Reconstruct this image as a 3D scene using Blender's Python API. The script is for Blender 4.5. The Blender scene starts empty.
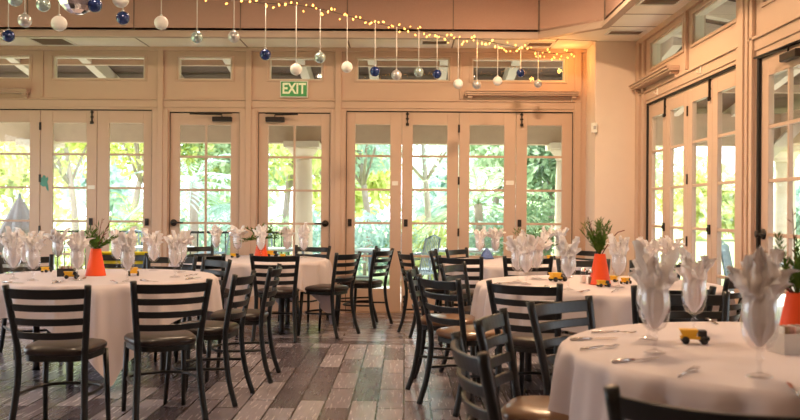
import bpy, bmesh, math, random
from mathutils import Vector, Matrix, noise
PI = math.pi
sc = bpy.context.scene
C = sc.collection
F = 865.0
H = 1.28
YB = 10.90      # inner face of the back wall
XR = 2.79       # inner face of the right wall
YP = 10.37      # face of the pier in the corner

def hor(px): return 211.4 + .0065*(px-400)
def on(px, py, z):
    Y = (H-z)*F/(py-hor(px)); return ((px-405)*Y/F, Y)
def at(px, py, Y): return Vector(((px-405)*Y/F, Y, H+(hor(px)-py)*Y/F))
def bx(px): return (px-405)/F*(YB+.045)-.008

# ------------------------------------------------------------------ materials
MATS = {}
def mat(name, col=(.5,.5,.5), rough=.5, metal=0, noise=0, nscale=8, spec=.5, emit=None, estr=0, bump=0, bscale=200, sheen=0, coat=0, stretch=None):
    if name in MATS: return MATS[name]
    m = bpy.data.materials.new(name); m.use_nodes = True
    nt = m.node_tree; b = nt.nodes['Principled BSDF']
    b.inputs['Base Color'].default_value = (*col, 1)
    b.inputs['Roughness'].default_value = rough
    b.inputs['Metallic'].default_value = metal
    b.inputs['Specular IOR Level'].default_value = spec
    if coat: b.inputs['Coat Weight'].default_value = coat; b.inputs['Coat Roughness'].default_value = .15
    if sheen: b.inputs['Sheen Weight'].default_value = sheen
    if emit: b.inputs['Emission Color'].default_value = (*emit, 1); b.inputs['Emission Strength'].default_value = estr
    tc = nt.nodes.new('ShaderNodeTexCoord'); src = tc.outputs['Object']
    if stretch:
        mp = nt.nodes.new('ShaderNodeMapping'); mp.inputs['Scale'].default_value = stretch
        nt.links.new(src, mp.inputs['Vector']); src = mp.outputs['Vector']
    n = nt.nodes.new('ShaderNodeTexNoise'); n.inputs['Scale'].default_value = nscale; n.inputs['Detail'].default_value = 4
    nt.links.new(src, n.inputs['Vector'])
    r = nt.nodes.new('ShaderNodeMix'); r.data_type = 'RGBA'
    k = noise if noise else .04
    r.inputs[6].default_value = (*[c*(1-k) for c in col], 1); r.inputs[7].default_value = (*[min(1, c*(1+k)) for c in col], 1)
    nt.links.new(n.outputs['Fac'], r.inputs[0]); nt.links.new(r.outputs[2], b.inputs['Base Color'])
    if bump:
        n2 = nt.nodes.new('ShaderNodeTexNoise'); n2.inputs['Scale'].default_value = bscale
        nt.links.new(src, n2.inputs['Vector'])
        bp = nt.nodes.new('ShaderNodeBump'); bp.inputs['Strength'].default_value = bump; bp.inputs['Distance'].default_value = .01
        nt.links.new(n2.outputs['Fac'], bp.inputs['Height']); nt.links.new(bp.outputs['Normal'], b.inputs['Normal'])
    MATS[name] = m
    return m

def glass_mat(name, tint=(1,1,1), refl=1.0, base=.0):
    m = bpy.data.materials.new(name); m.use_nodes = True; nt = m.node_tree; nt.nodes.clear()
    o = nt.nodes.new('ShaderNodeOutputMaterial'); t = nt.nodes.new('ShaderNodeBsdfTransparent'); g = nt.nodes.new('ShaderNodeBsdfGlossy')
    t.inputs[0].default_value = (*tint, 1); g.inputs['Roughness'].default_value = .03
    lw = nt.nodes.new('ShaderNodeLayerWeight'); lw.inputs[0].default_value = .5
    fr = nt.nodes.new('ShaderNodeMath'); fr.operation = 'POWER'; fr.inputs[1].default_value = 4; nt.links.new(lw.outputs['Facing'], fr.inputs[0])
    mu = nt.nodes.new('ShaderNodeMath'); mu.operation = 'MULTIPLY_ADD'; mu.inputs[1].default_value = refl; mu.inputs[2].default_value = base
    mx = nt.nodes.new('ShaderNodeMixShader')
    nt.links.new(fr.outputs[0], mu.inputs[0]); nt.links.new(mu.outputs[0], mx.inputs[0])
    nt.links.new(t.outputs[0], mx.inputs[1]); nt.links.new(g.outputs[0], mx.inputs[2]); nt.links.new(mx.outputs[0], o.inputs[0])
    return m

def leaf_mat(name, c1, c2, scale=3, trans=.45):
    m = bpy.data.materials.new(name); m.use_nodes = True; nt = m.node_tree; nt.nodes.clear()
    o = nt.nodes.new('ShaderNodeOutputMaterial'); d = nt.nodes.new('ShaderNodeBsdfDiffuse'); t = nt.nodes.new('ShaderNodeBsdfTranslucent')
    mx = nt.nodes.new('ShaderNodeMixShader'); mx.inputs[0].default_value = trans
    tc = nt.nodes.new('ShaderNodeTexCoord'); n = nt.nodes.new('ShaderNodeTexNoise'); n.inputs['Scale'].default_value = scale
    cr = nt.nodes.new('ShaderNodeMix'); cr.data_type = 'RGBA'; cr.inputs[6].default_value = (*c1, 1); cr.inputs[7].default_value = (*c2, 1)
    mr = nt.nodes.new('ShaderNodeMapRange'); mr.inputs[1].default_value = .35; mr.inputs[2].default_value = .65
    nt.links.new(tc.outputs['Object'], n.inputs['Vector']); nt.links.new(n.outputs['Fac'], mr.inputs[0]); nt.links.new(mr.outputs[0], cr.inputs[0])
    for x in (d, t): nt.links.new(cr.outputs[2], x.inputs[0])
    nt.links.new(d.outputs[0], mx.inputs[1]); nt.links.new(t.outputs[0], mx.inputs[2]); nt.links.new(mx.outputs[0], o.inputs[0])
    return m

def floor_mat():
    m = bpy.data.materials.new('plank_floor'); m.use_nodes = True; nt = m.node_tree; b = nt.nodes['Principled BSDF']
    L = nt.links.new; N = nt.nodes.new
    tc = N('ShaderNodeTexCoord')
    def planks(rot, off):
        mp = N('ShaderNodeMapping'); mp.inputs['Rotation'].default_value = (0,0,rot); mp.inputs['Location'].default_value = off
        L(tc.outputs['Object'], mp.inputs['Vector'])
        br = N('ShaderNodeTexBrick'); br.offset = .37; br.offset_frequency = 2; br.squash = 1
        br.inputs['Scale'].default_value = 1; br.inputs['Brick Width'].default_value = .62; br.inputs['Row Height'].default_value = .175
        br.inputs['Mortar Size'].default_value = .007; br.inputs['Mortar Smooth'].default_value = .2
        br.inputs['Color1'].default_value = (0,0,0,1); br.inputs['Color2'].default_value = (1,1,1,1); br.inputs['Mortar'].default_value = (.5,.5,.5,1)
        L(mp.outputs[0], br.inputs['Vector'])
        g = N('ShaderNodeTexNoise'); g.inputs['Scale'].default_value = 3.5; g.inputs['Detail'].default_value = 2; g.inputs['Distortion'].default_value = .2
        m2 = N('ShaderNodeMapping'); m2.inputs['Scale'].default_value = (1.3,14,1); L(mp.outputs[0], m2.inputs['Vector']); L(m2.outputs[0], g.inputs['Vector'])
        return br, g
    b1, g1 = planks(PI/2, (.03,0,0)); b2, g2 = planks(0, (0,.05,0))
    sep = N('ShaderNodeSeparateXYZ'); L(tc.outputs['Object'], sep.inputs[0])
    gt = N('ShaderNodeMath'); gt.operation = 'GREATER_THAN'; gt.inputs[1].default_value = 8.3; L(sep.outputs[1], gt.inputs[0])
    def mixc(a, c, f, blend='MIX', isf=False):
        x = N('ShaderNodeMix'); x.data_type = 'RGBA'; x.blend_type = blend
        if isf: x.inputs[0].default_value = f
        else: L(f, x.inputs[0])
        for s, v in ((6,a),(7,c)):
            if isinstance(v, tuple): x.inputs[s].default_value = (*v,1)
            else: L(v, x.inputs[s])
        return x.outputs[2]
    brc = mixc(b1.outputs['Color'], b2.outputs['Color'], gt.outputs[0])
    brf = mixc(b1.outputs['Fac'], b2.outputs['Fac'], gt.outputs[0])
    gr = mixc(g1.outputs['Fac'], g2.outputs['Fac'], gt.outputs[0])
    cr = N('ShaderNodeValToRGB'); e = cr.color_ramp.elements
    e[0].position = 0; e[0].color = (.085,.072,.092,1); e[1].position = 1; e[1].color = (.36,.33,.39,1)
    x = cr.color_ramp.elements.new(.35); x.color = (.16,.14,.175,1)
    x = cr.color_ramp.elements.new(.6); x.color = (.25,.225,.27,1)
    L(brc, cr.inputs[0])
    gr2 = N('ShaderNodeMapRange'); gr2.inputs[1].default_value = .3; gr2.inputs[2].default_value = .7; gr2.inputs[3].default_value = .88; gr2.inputs[4].default_value = 1.08
    L(gr, gr2.inputs[0])
    cm = N('ShaderNodeCombineColor'); [L(gr2.outputs[0], cm.inputs[i]) for i in range(3)]
    c = mixc(cr.outputs[0], cm.outputs[0], 1.0, 'MULTIPLY', True)
    c = mixc(c, (.02,.016,.015), brf)
    L(c, b.inputs['Base Color'])
    rr = N('ShaderNodeMapRange'); rr.inputs[3].default_value = .20; rr.inputs[4].default_value = .32; L(gr, rr.inputs[0]); L(rr.outputs[0], b.inputs['Roughness'])
    bp = N('ShaderNodeBump'); bp.inputs['Strength'].default_value = .25; bp.inputs['Distance'].default_value = .003; bp.invert = True
    L(brf, bp.inputs['Height']); L(bp.outputs[0], b.inputs['Normal'])
    b.inputs['Specular IOR Level'].default_value = .75
    return m

M_paint = mat('beige_trim_paint', (.57,.395,.30), .42, noise=.03)
M_wall = mat('cream_wall_plaster', (.76,.61,.51), .75, noise=.03, bump=.1, bscale=60)
M_fascia = mat('woven_soffit_fabric', (.47,.29,.235), .9, noise=.12, nscale=120, bump=.15, bscale=150)
M_tile = mat('ceiling_tile', (.92,.85,.75), .8, noise=.04, bump=.15, bscale=120)
M_dark = mat('dark_bronze', (.035,.028,.025), .4, .6)
M_gap = mat('black_weatherstrip', (.012,.011,.011), .7)
M_black = mat('black_chair_enamel', (.006,.008,.010), .34, 0, spec=.5)
M_seat = mat('dark_brown_vinyl', (.018,.009,.008), .34, coat=.1)
M_seat2 = mat('vinyl_tan_reflection', (.17,.085,.045), .3, coat=.3)  # dark brown vinyl with its tan glossy reflection put into the colour
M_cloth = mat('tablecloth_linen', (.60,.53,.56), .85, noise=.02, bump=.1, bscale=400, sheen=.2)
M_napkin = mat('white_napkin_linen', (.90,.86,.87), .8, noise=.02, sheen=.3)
M_blue = mat('navy_print_napkin', (.10,.16,.38), .7, noise=.9, nscale=60)
M_steel = mat('cutlery_steel', (.62,.58,.56), .22, 1)
M_orange = mat('orange_cone_vase', (.88,.085,.008), .5)
M_yellow = mat('toy_yellow', (.85,.48,.02), .4)
M_toyblk = mat('toy_black', (.015,.015,.018), .4)
M_tape = mat('bright_yellow_cloth', (.90,.68,.02), .6, noise=.1)
M_glass = glass_mat('window_glass', (.985,.995,.99), .35, .02)
M_gob = glass_mat('goblet_glass', (.97,.97,.98), .55, .06)
M_bstone = mat('patio_concrete', (.70,.66,.61), .8, noise=.15, nscale=3)
M_wood = mat('patio_rough_boards', (.12,.075,.052), .85, noise=.4, nscale=5, stretch=(1,6,6))
M_raft = mat('pale_painted_rafter', (.70,.60,.50), .7, noise=.05)
M_beam = mat('tan_patio_beam', (.50,.36,.26), .8, noise=.1)
M_colm = mat('cream_column_stucco', (.66,.56,.43), .8, noise=.05)
M_grass = leaf_mat('sunlit_lawn', (.30,.36,.17), (.42,.47,.26), .8, .0)
M_pmetal = mat('grey_blue_patio_metal', (.30,.40,.50), .4, .3)
M_ptop = mat('patio_table_top', (.50,.60,.66), .35)
M_iron = mat('black_iron', (.02,.02,.022), .5, .5)
M_white = mat('white_plastic', (.80,.76,.70), .45)
M_teal = mat('teal_paper', (.10,.32,.27), .7)
M_bark = mat('tree_bark', (.40,.32,.28), .9, noise=.3)
M_vent = mat('brown_vent_louvre', (.22,.14,.10), .6)

LM = [leaf_mat('yellow_green_leaves', (.46,.52,.14), (.80,.82,.42)),
      leaf_mat('mid_green_leaves', (.36,.50,.28), (.66,.76,.54)),
      leaf_mat('blue_green_leaves', (.40,.56,.50), (.66,.80,.74)),
      leaf_mat('deep_green_leaves', (.14,.25,.13), (.34,.45,.28)),
      leaf_mat('sprig_green_leaves', (.035,.09,.02), (.13,.21,.04), 20, .25),
      leaf_mat('red_brown_sprig', (.16,.05,.04), (.28,.10,.07), 20, .2)]

# ------------------------------------------------------------------ mesh builder
class MB:
    def __init__(s): s.v = []; s.f = []; s.sm = []
    def add(s, vs, fs, smooth=False):
        n = len(s.v); s.v += [tuple(v) for v in vs]; s.f += [tuple(i+n for i in f) for f in fs]; s.sm += [smooth]*len(fs); return s
    def box(s, x0, x1, y0, y1, z0, z1, T=None):
        vs = [Vector(p) for p in ((x0,y0,z0),(x1,y0,z0),(x1,y1,z0),(x0,y1,z0),(x0,y0,z1),(x1,y0,z1),(x1,y1,z1),(x0,y1,z1))]
        if T: vs = [T(v) for v in vs]
        return s.add(vs, [(0,3,2,1),(4,5,6,7),(0,1,5,4),(1,2,6,5),(2,3,7,6),(3,0,4,7)])
    def obox(s, c, ax, ay, az):   # oriented box: centre and half axes
        c, ax, ay, az = map(Vector, (c, ax, ay, az))
        vs = [c+a*ax+b*ay+d*az for d in (-1,1) for a, b in ((-1,-1),(1,-1),(1,1),(-1,1))]
        return s.add(vs, [(0,3,2,1),(4,5,6,7),(0,1,5,4),(1,2,6,5),(2,3,7,6),(3,0,4,7)])
    def tube(s, pts, rad, n=8, cap=True, flat=1.0, up=None):
        pts = [Vector(p) for p in pts]; k = len(pts)
        if not hasattr(rad, '__len__'): rad = [rad]*k
        rings = []; prev = up and Vector(up)
        for i, p in enumerate(pts):
            t = (pts[min(i+1,k-1)]-pts[max(i-1,0)]).normalized()
            if prev is None: prev = Vector((0,0,1)) if abs(t.z) < .9 else Vector((1,0,0))
            a = (prev - t*prev.dot(t)).normalized(); b = t.cross(a); prev = a
            rings.append([p + a*math.cos(2*PI*j/n)*rad[i] + b*math.sin(2*PI*j/n)*rad[i]*flat for j in range(n)])
        vs = [v for r in rings for v in r]; fs = []
        for i in range(k-1):
            for j in range(n):
                fs.append((i*n+j, i*n+(j+1)%n, (i+1)*n+(j+1)%n, (i+1)*n+j))
        if cap: fs += [tuple(range(n-1,-1,-1)), tuple(range((k-1)*n, k*n))]
        return s.add(vs, fs, True)
    def lathe(s, prof, n=24, c=(0,0,0), cap=True):
        vs = []; fs = []; k = len(prof)
        for r, z in prof:
            for j in range(n): a = 2*PI*j/n; vs.append((c[0]+r*math.cos(a), c[1]+r*math.sin(a), c[2]+z))
        for i in range(k-1):
            for j in range(n): fs.append((i*n+j, i*n+(j+1)%n, (i+1)*n+(j+1)%n, (i+1)*n+j))
        if cap: fs += [tuple(range(n-1,-1,-1)), tuple(range((k-1)*n, k*n))]
        return s.add(vs, fs, True)
    def sphere(s, c, r, n=16, m=10, sz=1):
        return s.lathe([(max(1e-4, r*math.sin(PI*i/m)), -r*sz*math.cos(PI*i/m)) for i in range(m+1)], n, c)
    def build(s, name, m, parent=None, loc=None, bevel=0, flatshade=False):
        me = bpy.data.meshes.new(name); me.from_pydata(s.v, [], s.f)
        me.polygons.foreach_set('use_smooth', [False if flatshade else x for x in s.sm]); me.update()
        me.materials.append(m)
        o = bpy.data.objects.new(name, me); C.objects.link(o)
        if parent: o.parent = parent
        if loc: o.location = loc
        if bevel:
            md = o.modifiers.new('bevel', 'BEVEL'); md.width = bevel; md.segments = 2; md.limit_method = 'ANGLE'
        return o

def tag(o, label=None, cat=None, group=None, kind=None):
    if label: o['label'] = label
    if cat: o['category'] = cat
    if group: o['group'] = group
    if kind: o['kind'] = kind
    return o
def empty(name, loc=(0,0,0), rz=0, label=None, cat=None, group=None, kind=None):
    o = bpy.data.objects.new(name, None); C.objects.link(o); o.location = loc; o.rotation_euler = (0,0,rz); o.empty_display_size = .1
    return tag(o, label, cat, group, kind)
def copy_tree(o, parent=None):
    c = o.copy(); C.objects.link(c)
    if parent: c.parent = parent
    for ch in list(KIDS.get(o.name, [])) : copy_tree(ch, c)
    return c
KIDS = {}
def reg(root, kids): KIDS[root.name] = kids
def dup(root, loc, rz, label, group=None, scale=None):
    c = root.copy(); C.objects.link(c); c.location = loc; c.rotation_euler = (0,0,rz); c['label'] = label
    if group: c['group'] = group
    if scale: c.scale = scale
    for ch in KIDS[root.name]:
        d = ch.copy(); C.objects.link(d); d.parent = c
        for g in KIDS.get(ch.name, []):
            e = g.copy(); C.objects.link(e); e.parent = d
    return c
USED = set()
def inst(root, loc, rz, label, group=None, scale=None):
    if root.name not in USED:
        USED.add(root.name); root.location = loc; root.rotation_euler = (0,0,rz); root['label'] = label
        if group: root['group'] = group
        if scale: root.scale = scale
        return root
    return dup(root, loc, rz, label, group, scale)

# ------------------------------------------------------------------ room shell
S = 'structure'
def st(o): o['kind'] = S; return o
XL, Y0, ZC, ZT = -6.4, -1.6, 3.336, 3.98
st(MB().box(XL, XR+.12, Y0, YB+.12, -.1, 0).build('floor', floor_mat()))

def wallT(kind):
    # local u (along), d (into the room, + towards the room), z
    if kind == 'back': return lambda v: Vector((v.x, YB - v.y, v.z))
    return lambda v: Vector((XR - v.y, v.x, v.z))
TB, TR = wallT('back'), wallT('right')

def holes_wall(mb, T, u0, u1, z0, z1, holes, th):
    us = sorted({u0, u1, *[h[0] for h in holes], *[h[1] for h in holes]}); zs = sorted({z0, z1, *[h[2] for h in holes], *[h[3] for h in holes]})
    for i in range(len(us)-1):
        k = 0
        while k < len(zs)-1:
            def hole(k): 
                cu, cz = (us[i]+us[i+1])/2, (zs[k]+zs[k+1])/2
                return any(h[0] < cu < h[1] and h[2] < cz < h[3] for h in holes)
            if hole(k): k += 1; continue
            j = k
            while j+1 < len(zs)-1 and not hole(j+1): j += 1
            mb.box(us[i], us[i+1], -th, 0, zs[k], zs[j+1], T); k = j+1

ZD = 2.545; ZS = 2.52; TH = .12
ZG0, ZG1 = 2.925, 3.215
# back wall openings (u0,u1)
b_groups = [(bx(-130), bx(152.5)), (bx(346.5), bx(572.5))]
b_single = [(bx(170), bx(240)), (bx(258.5), bx(330.5))]
b_trans = [(bx(-72), bx(30)), (bx(53), bx(145)), (bx(178), bx(232)), (bx(269), bx(322.5)), (bx(356.5), bx(449)), (bx(471.5), bx(564))]
holes = [(a, b, 0, ZD) for a, b in b_groups] + [(a, b, 0, ZS) for a, b in b_single] + [(a, b, ZG0, ZG1) for a, b in b_trans]
w = MB(); holes_wall(w, TB, XL, XR+.12, 0, ZC, holes, TH); w.build('wall_back', M_paint); bpy.data.objects['wall_back']['kind'] = S
# right wall
def rz_(px): return XR*F/(px-405)
r_group = (7.29, 10.07); r_single = (5.97, 6.90)
r_trans = [(8.72, 9.86), (7.30, 8.42), (5.55, 6.75), (4.1, 5.3)]
r_g2 = (2.2, 5.0)  # assumed doors out of view, added for side daylight on the near chairs
holes = [(*r_g2, 0, ZD), (*r_group, 0, ZD), (*r_single, 0, ZS)] + [(a, b, ZG0, ZG1) for a, b in r_trans]
w = MB(); holes_wall(w, TR, Y0, YB, 0, ZC, holes, TH); st(w.build('wall_right', M_paint))
w = MB(); holes_wall(w, lambda v: Vector((XL+v.y, v.x, v.z)), Y0, YB+.12, 0, ZT, [(3.6, 9.6, .3, 2.5)], TH); st(w.build('wall_left', M_wall))  # left wall opening is unseen, added to admit daylight
st(MB().box(XL-.12, XR+.12, Y0-.12, Y0, 0, ZT).build('wall_front', M_wall))
# corner pier
XPI = 2.27
st(MB().box(XPI, XR-.001, YP, YB-.001, 0, ZC-.001).build('wall_corner', M_wall))

# soffit strip and tray
YF, XF = 10.22, 2.20     # tray edges
pts = [(XL, YF), (1.57, YF), (XF, 9.58), (XF, Y0)]
def soffit():
    mb = MB(); t = .10
    outer = [(XL, YB), (1.57, YB), (XR, 9.58), (XR, Y0)]
    polys = [[(XL,YF),(1.57,YF),(1.57,YB),(XL,YB)], [(1.57,YF),(XF,9.58),(XR,9.58),(XR,YB),(1.57,YB)], [(XF,Y0),(XR,Y0),(XR,9.58),(XF,9.58)]]
    for p in polys:
        n = len(p); vs = [(x,y,ZC) for x,y in p]+[(x,y,ZC+t) for x,y in p]
        mb.add(vs, [tuple(range(n-1,-1,-1)), tuple(range(n,2*n))]+[(i,(i+1)%n,n+(i+1)%n,n+i) for i in range(n)])
    return mb
st(soffit().build('ceiling', M_tile))
st(MB().box(XL-.12, XF+.1, Y0-.12, YF+.1, ZT, ZT+.1).build('ceiling', mat('tray_ceiling_paint', (.62,.52,.44), .8)))
# tile seams on the soffit: thin brown T-bars
mb = MB()
for px in (-60, 48, 150, 248, 350, 451, 548):
    x = bx(px); mb.box(x-.008, x+.008, YF+.02, YB-.01, ZC-.004, ZC+.002)
for y in (9.55, 8.95, 8.0, 7.1, 6.2): mb.box(XF+.02, XR-.01, y-.008, y+.008, ZC-.004, ZC+.002)
mb.obox(((1.57+XPI)/2+.01, (YF+YP)/2, ZC-.001), ((XPI-1.57)/2,.07,0), (.0,.008,0), (0,0,.003))
st(mb.build('trim_1', mat('ceiling_grid', (.30,.22,.17), .6)))
# fascia panels of the tray with seams
def strip(p0, p1, z0, z1, out, mb):
    p0, p1 = Vector((*p0,0)), Vector((*p1,0)); d = (p1-p0).normalized(); nrm = Vector((-d.y, d.x, 0))
    c = (p0+p1)/2 + nrm*out/2; mb.obox((c.x, c.y, (z0+z1)/2), d*(p1-p0).length/2, nrm*abs(out)/2, (0,0,(z1-z0)/2))
mb = MB(); 
for a, b in zip(pts[:-1], pts[1:]): strip(a, b, ZC+.0, ZT, .05, mb)
st(mb.build('wall_soffit', M_fascia))
mb = MB()
for px in (25, 132, 239, 346, 452):
    x = (px-405)/F*YF; mb.box(x-.007, x+.007, YF-.004, YF, ZC+.05, ZT)
for (x, y) in pts[1:3]: mb.tube([(x-.003,y-.003,ZC+.05),(x-.003,y-.003,ZT)], .012, 6)
for y in (8.4, 7.2, 6.0): mb.box(XF-.004, XF, y-.007, y+.007, ZC+.05, ZT)
st(mb.build('trim_2', mat('seam_brown', (.22,.15,.12), .8)))
mb = MB()
for a, b in zip(pts[:-1], pts[1:]):
    for z0, z1, o in ((ZC-.014, ZC, .04), (ZC-.014, ZC+.03, -.045), (ZC+.03, ZC+.05, -.028), (ZC+.05, ZC+.07, -.010)): strip(a, b, z0, z1, o, mb)
st(mb.build('trim_3', mat('soffit_moulding', (.47,.35,.285), .5)))

# mouldings on the walls
def wall_trims(T, name, posts, rails, u0, u1, skip=()):
    mb = MB()
    for a, b, z0, z1, d in posts: mb.box(a, b, 0, d, z0, z1, T)
    for z0, z1, d, a, b in rails: mb.box(a, b, 0, d, z0, z1, T)
    return st(mb.build(name, M_paint, bevel=.004))
posts = []
for a, b in ((152.5,170),(240,258.5),(330.5,346.5)):
    posts += [(bx(a)+.015, bx(b)-.015, 0, ZS+.03, .022), (bx((a+b)/2)-.035, bx((a+b)/2)+.035, 0, ZC-.04, .035)]
posts += [(bx(43)-.012, bx(43)+.012, 2.70, ZC, .02), (bx(460)-.012, bx(460)+.012, 2.70, ZC, .02), (bx(573.5), bx(580), 0, ZC-.04, .025)]
# picture-frame mouldings round each transom
for a, b in b_trans:
    posts += [(a-.03, b+.03, ZG1, ZG1+.02, .012), (a-.03, b+.03, ZG0-.02, ZG0, .012), (a-.03, a, ZG0, ZG1, .012), (b, b+.03, ZG0, ZG1, .012)]
rails = [(2.665, 2.685, .03, XL, bx(580)), (2.575, 2.665, .012, XL, bx(580)), (ZC-.05, ZC, .03, XL, bx(585))]
wall_trims(TB, 'trim_4', posts, rails, 0, 0)
posts = [(10.07, 10.16, 0, ZC-.04, .03), (10.22, YP-.002, 0, ZC-.04, .045), (6.92, 6.98, 0, ZC-.04, .03), (7.00, 7.20, 0, ZC-.04, .035), (7.06,7.15,0,ZC-.04,.05), (7.21,7.27,0,ZC-.04,.025),
         (8.55, 8.59, 2.70, ZC, .035), (5.40, 5.45, 2.7, ZC, .03), (5.88,5.96,0,ZC-.04,.03)]
for a, b in r_trans:
    posts += [(a-.04, b+.04, ZG1, ZG1+.03, .014), (a-.04, b+.04, ZG0-.03, ZG0, .014), (a-.04, a, ZG0, ZG1, .014), (b, b+.04, ZG0, ZG1, .014)]
rails = [(2.665, 2.69, .03, Y0, YP-.01), (2.575, 2.665, .012, Y0, YP-.01), (ZC-.06, ZC, .035, Y0, YP-.01)]
wall_trims(TR, 'trim_5', posts, rails, 0, 0)
# baseboards
mb = MB()
for a, b in ((XL, bx(-130)), (bx(152.5),bx(170)), (bx(240),bx(258.5)), (bx(330.5),bx(346.5)), (bx(572.5), XPI)): mb.box(a, b, .0, .05, 0, .12, TB)
mb.box(XPI, XR, YP-.02, YP, 0, .12); st(mb.build('baseboard_back', M_paint))
mb = MB(); mb.box(Y0, 2.2, 0, .045, 0, .12, TR); mb.box(5.0, 5.88, 0, .045, 0, .12, TR); mb.box(6.98, 7.27, 0, .058, 0, .12, TR); st(mb.build('baseboard_right', M_paint))

# ------------------------------------------------------------------ doors and windows
NWIN = [0]; NDOOR = [0]
WL = lambda v: Vector((XL+v.y, v.x, v.z))
def window(T, a, b, z0=ZG0, z1=ZG1):
    NWIN[0] += 1
    r = st(empty('window_%d' % NWIN[0]))
    f = MB(); w_ = .018
    for q in ((a, a+w_, z0, z1), (b-w_, b, z0, z1), (a+w_, b-w_, z0, z0+w_), (a+w_, b-w_, z1-w_, z1)): f.box(q[0], q[1], -.10, -.012, q[2], q[3], T)
    f.build('window_frame', M_raft, r)
    MB().box(a+w_, b-w_, -.062, -.057, z0+w_, z1-w_, T).build('glass_pane', M_glass, r)
for a, b in b_trans: window(TB, a, b)
for a, b in r_trans: window(TR, a, b)
for i in range(4): window(WL, 3.6+1.5*i, 5.1+1.5*i, .3, 2.5)  # added panes out of view, filling the daylight opening at left

MUN = [1.978, 1.553, 1.130, .712]
def door(T, a, b, ga, gb, top, gtop=2.374, gbot=.30, muntins=MUN, vm=None, dd=-.03, parts=()):
    NDOOR[0] += 1
    r = st(empty('door_%d' % NDOOR[0]))
    f = MB(); e = .003; y0, y1 = dd-.045, dd
    a += e; b -= e
    f.box(a, ga, y0, y1, .012, top-.012, T); f.box(gb, b, y0, y1, .012, top-.012, T)
    f.box(ga, gb, y0, y1, gtop, top-.012, T); f.box(ga, gb, y0, y1, .012, gbot, T)
    for z in muntins: f.box(ga, gb, y0+.006, y1-.006, z-.014, z+.014, T)
    if vm is not None: f.box(vm-.014, vm+.014, y0+.008, y1-.004, gbot, gtop, T)
    f.build('door_frame', M_paint, r, bevel=.003)
    MB().box(ga, gb, y0+.020, y0+.025, gbot, gtop, T).build('glass_pane', M_glass, r)
    for p in parts:
        k = p[0]
        m = MB()
        if k == 'bolt':      # flush bolt with rod (u, z0, z1)
            u, z0, z1 = p[1:]
            m.box(u-.008, u+.008, y1, y1+.02, z0, z1, T)
            for z in (z0+.01, z1-.02, (z0+z1)/2): m.box(u-.02, u+.02, y1, y1+.012, z-.01, z+.01, T)
            m.box(u-.018, u+.018, y1+.012, y1+.03, z0-.01, z0+.025, T)
            m.build('slide_bolt', M_dark, r)
        elif k == 'hinge':
            for z in p[2:]:
                m = MB(); m.box(p[1]-.012, p[1]+.012, y1, y1+.012, z-.05, z+.05, T); m.build('hinge', M_dark, r)
        elif k == 'latch':
            u, z = p[1:]; m.box(u-.024, u+.024, y1, y1+.018, z-.045, z+.045, T); m.box(u-.008, u+.008, y1+.018, y1+.03, z-.02, z+.02, T); m.build('latch', M_dark, r, bevel=.004)
        elif k == 'notice':
            u, z, w, h = p[1:]; m.box(u-w/2, u+w/2, y1, y1+.004, z-h/2, z+h/2, T); m.build('notice_plate', M_white, r)
        elif k == 'knob':
            u, z, s = p[1:]
            c = T(Vector((u, y1, z))); dirn = (T(Vector((u, y1+1, z)))-c)
            m.tube([c, c+dirn*.012], .042, 20); m.tube([c+dirn*.012, c+dirn*.05], .012, 10)
            m.tube([c+dirn*.05, c+dirn*.065], [.03,.028], 16)
            e1 = T(Vector((u+s*.02, y1+.05, z))); e2 = T(Vector((u+s*.13, y1+.05, z))); m.tube([e1, e2], [.011,.009], 8)
            m.build('handle', M_dark, r)
        elif k == 'closer':
            u0, u1, z, ua = p[1:]
            m.box(u0, u1, y1, y1+.06, z-.03, z+.03, T); m.build('closer_body', M_dark, r, bevel=.008)
            m = MB(); pa = T(Vector(((u0+u1)/2, y1+.05, z+.03))); pb = T(Vector((ua, y1+.12, z+.055))); pc = T(Vector((u1 if ua < u0 else u0, .015, z+.075)))
            m.tube([pa, pa+Vector((0,0,.025)), pb], .009, 6); m.tube([pb, pc], .009, 6); m.build('closer_arm', M_dark, r)
    return r
B = bx
door(TB, B(-130), B(-73), B(-116), B(-84), ZD)
door(TB, B(-73), B(-16), B(-60), B(-29), ZD)
door(TB, B(-16), B(40), B(-3.5), B(29.5), ZD, parts=[('hinge', B(40), 2.33, 1.67, 1.02)])
door(TB, B(40), B(97), B(52.5), B(86.5), ZD, parts=[('bolt', B(92), 2.37, 2.53), ('latch', B(91.5), 1.125), ('notice', B(91.5), 1.56, .09, .05)])
door(TB, B(97), B(152.5), B(109), B(143.5), ZD, parts=[('latch', B(147.5), 1.125)])
door(TB, B(170), B(240), B(180), B(231), ZS, 2.355, .30, [1.955,1.535,1.115,.70], B(206), parts=[('knob', B(174.5), 1.12, 1), ('closer', B(213), B(232.5), 2.43, B(192))])
door(TB, B(258.5), B(330.5), B(268.5), B(321.5), ZS, 2.355, .30, [1.955,1.535,1.115,.70], B(294.7), parts=[('knob', B(326), 1.12, -1), ('closer', B(266), B(285), 2.43, B(299))])
door(TB, B(346.5), B(402), B(355.5), B(390.5), ZD, parts=[('latch', B(350.5), 1.135), ('notice', B(395.5), 1.635, .075, .055)])
door(TB, B(402), B(459), B(413), B(447.3), ZD, parts=[('bolt', B(407.5), 2.37, 2.53), ('bolt', B(405.5), .06, .22), ('latch', B(406.5), 1.135), ('hinge', B(459), 2.33, 1.67, 1.02)])
door(TB, B(459), B(516), B(469.7), B(504.2), ZD, parts=[('notice', B(510), 1.65, .10, .055)])
door(TB, B(516), B(572.5), B(527), B(561.7), ZD, parts=[('bolt', B(521.5), 2.37, 2.53), ('latch', B(519.8), 1.14)])
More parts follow.
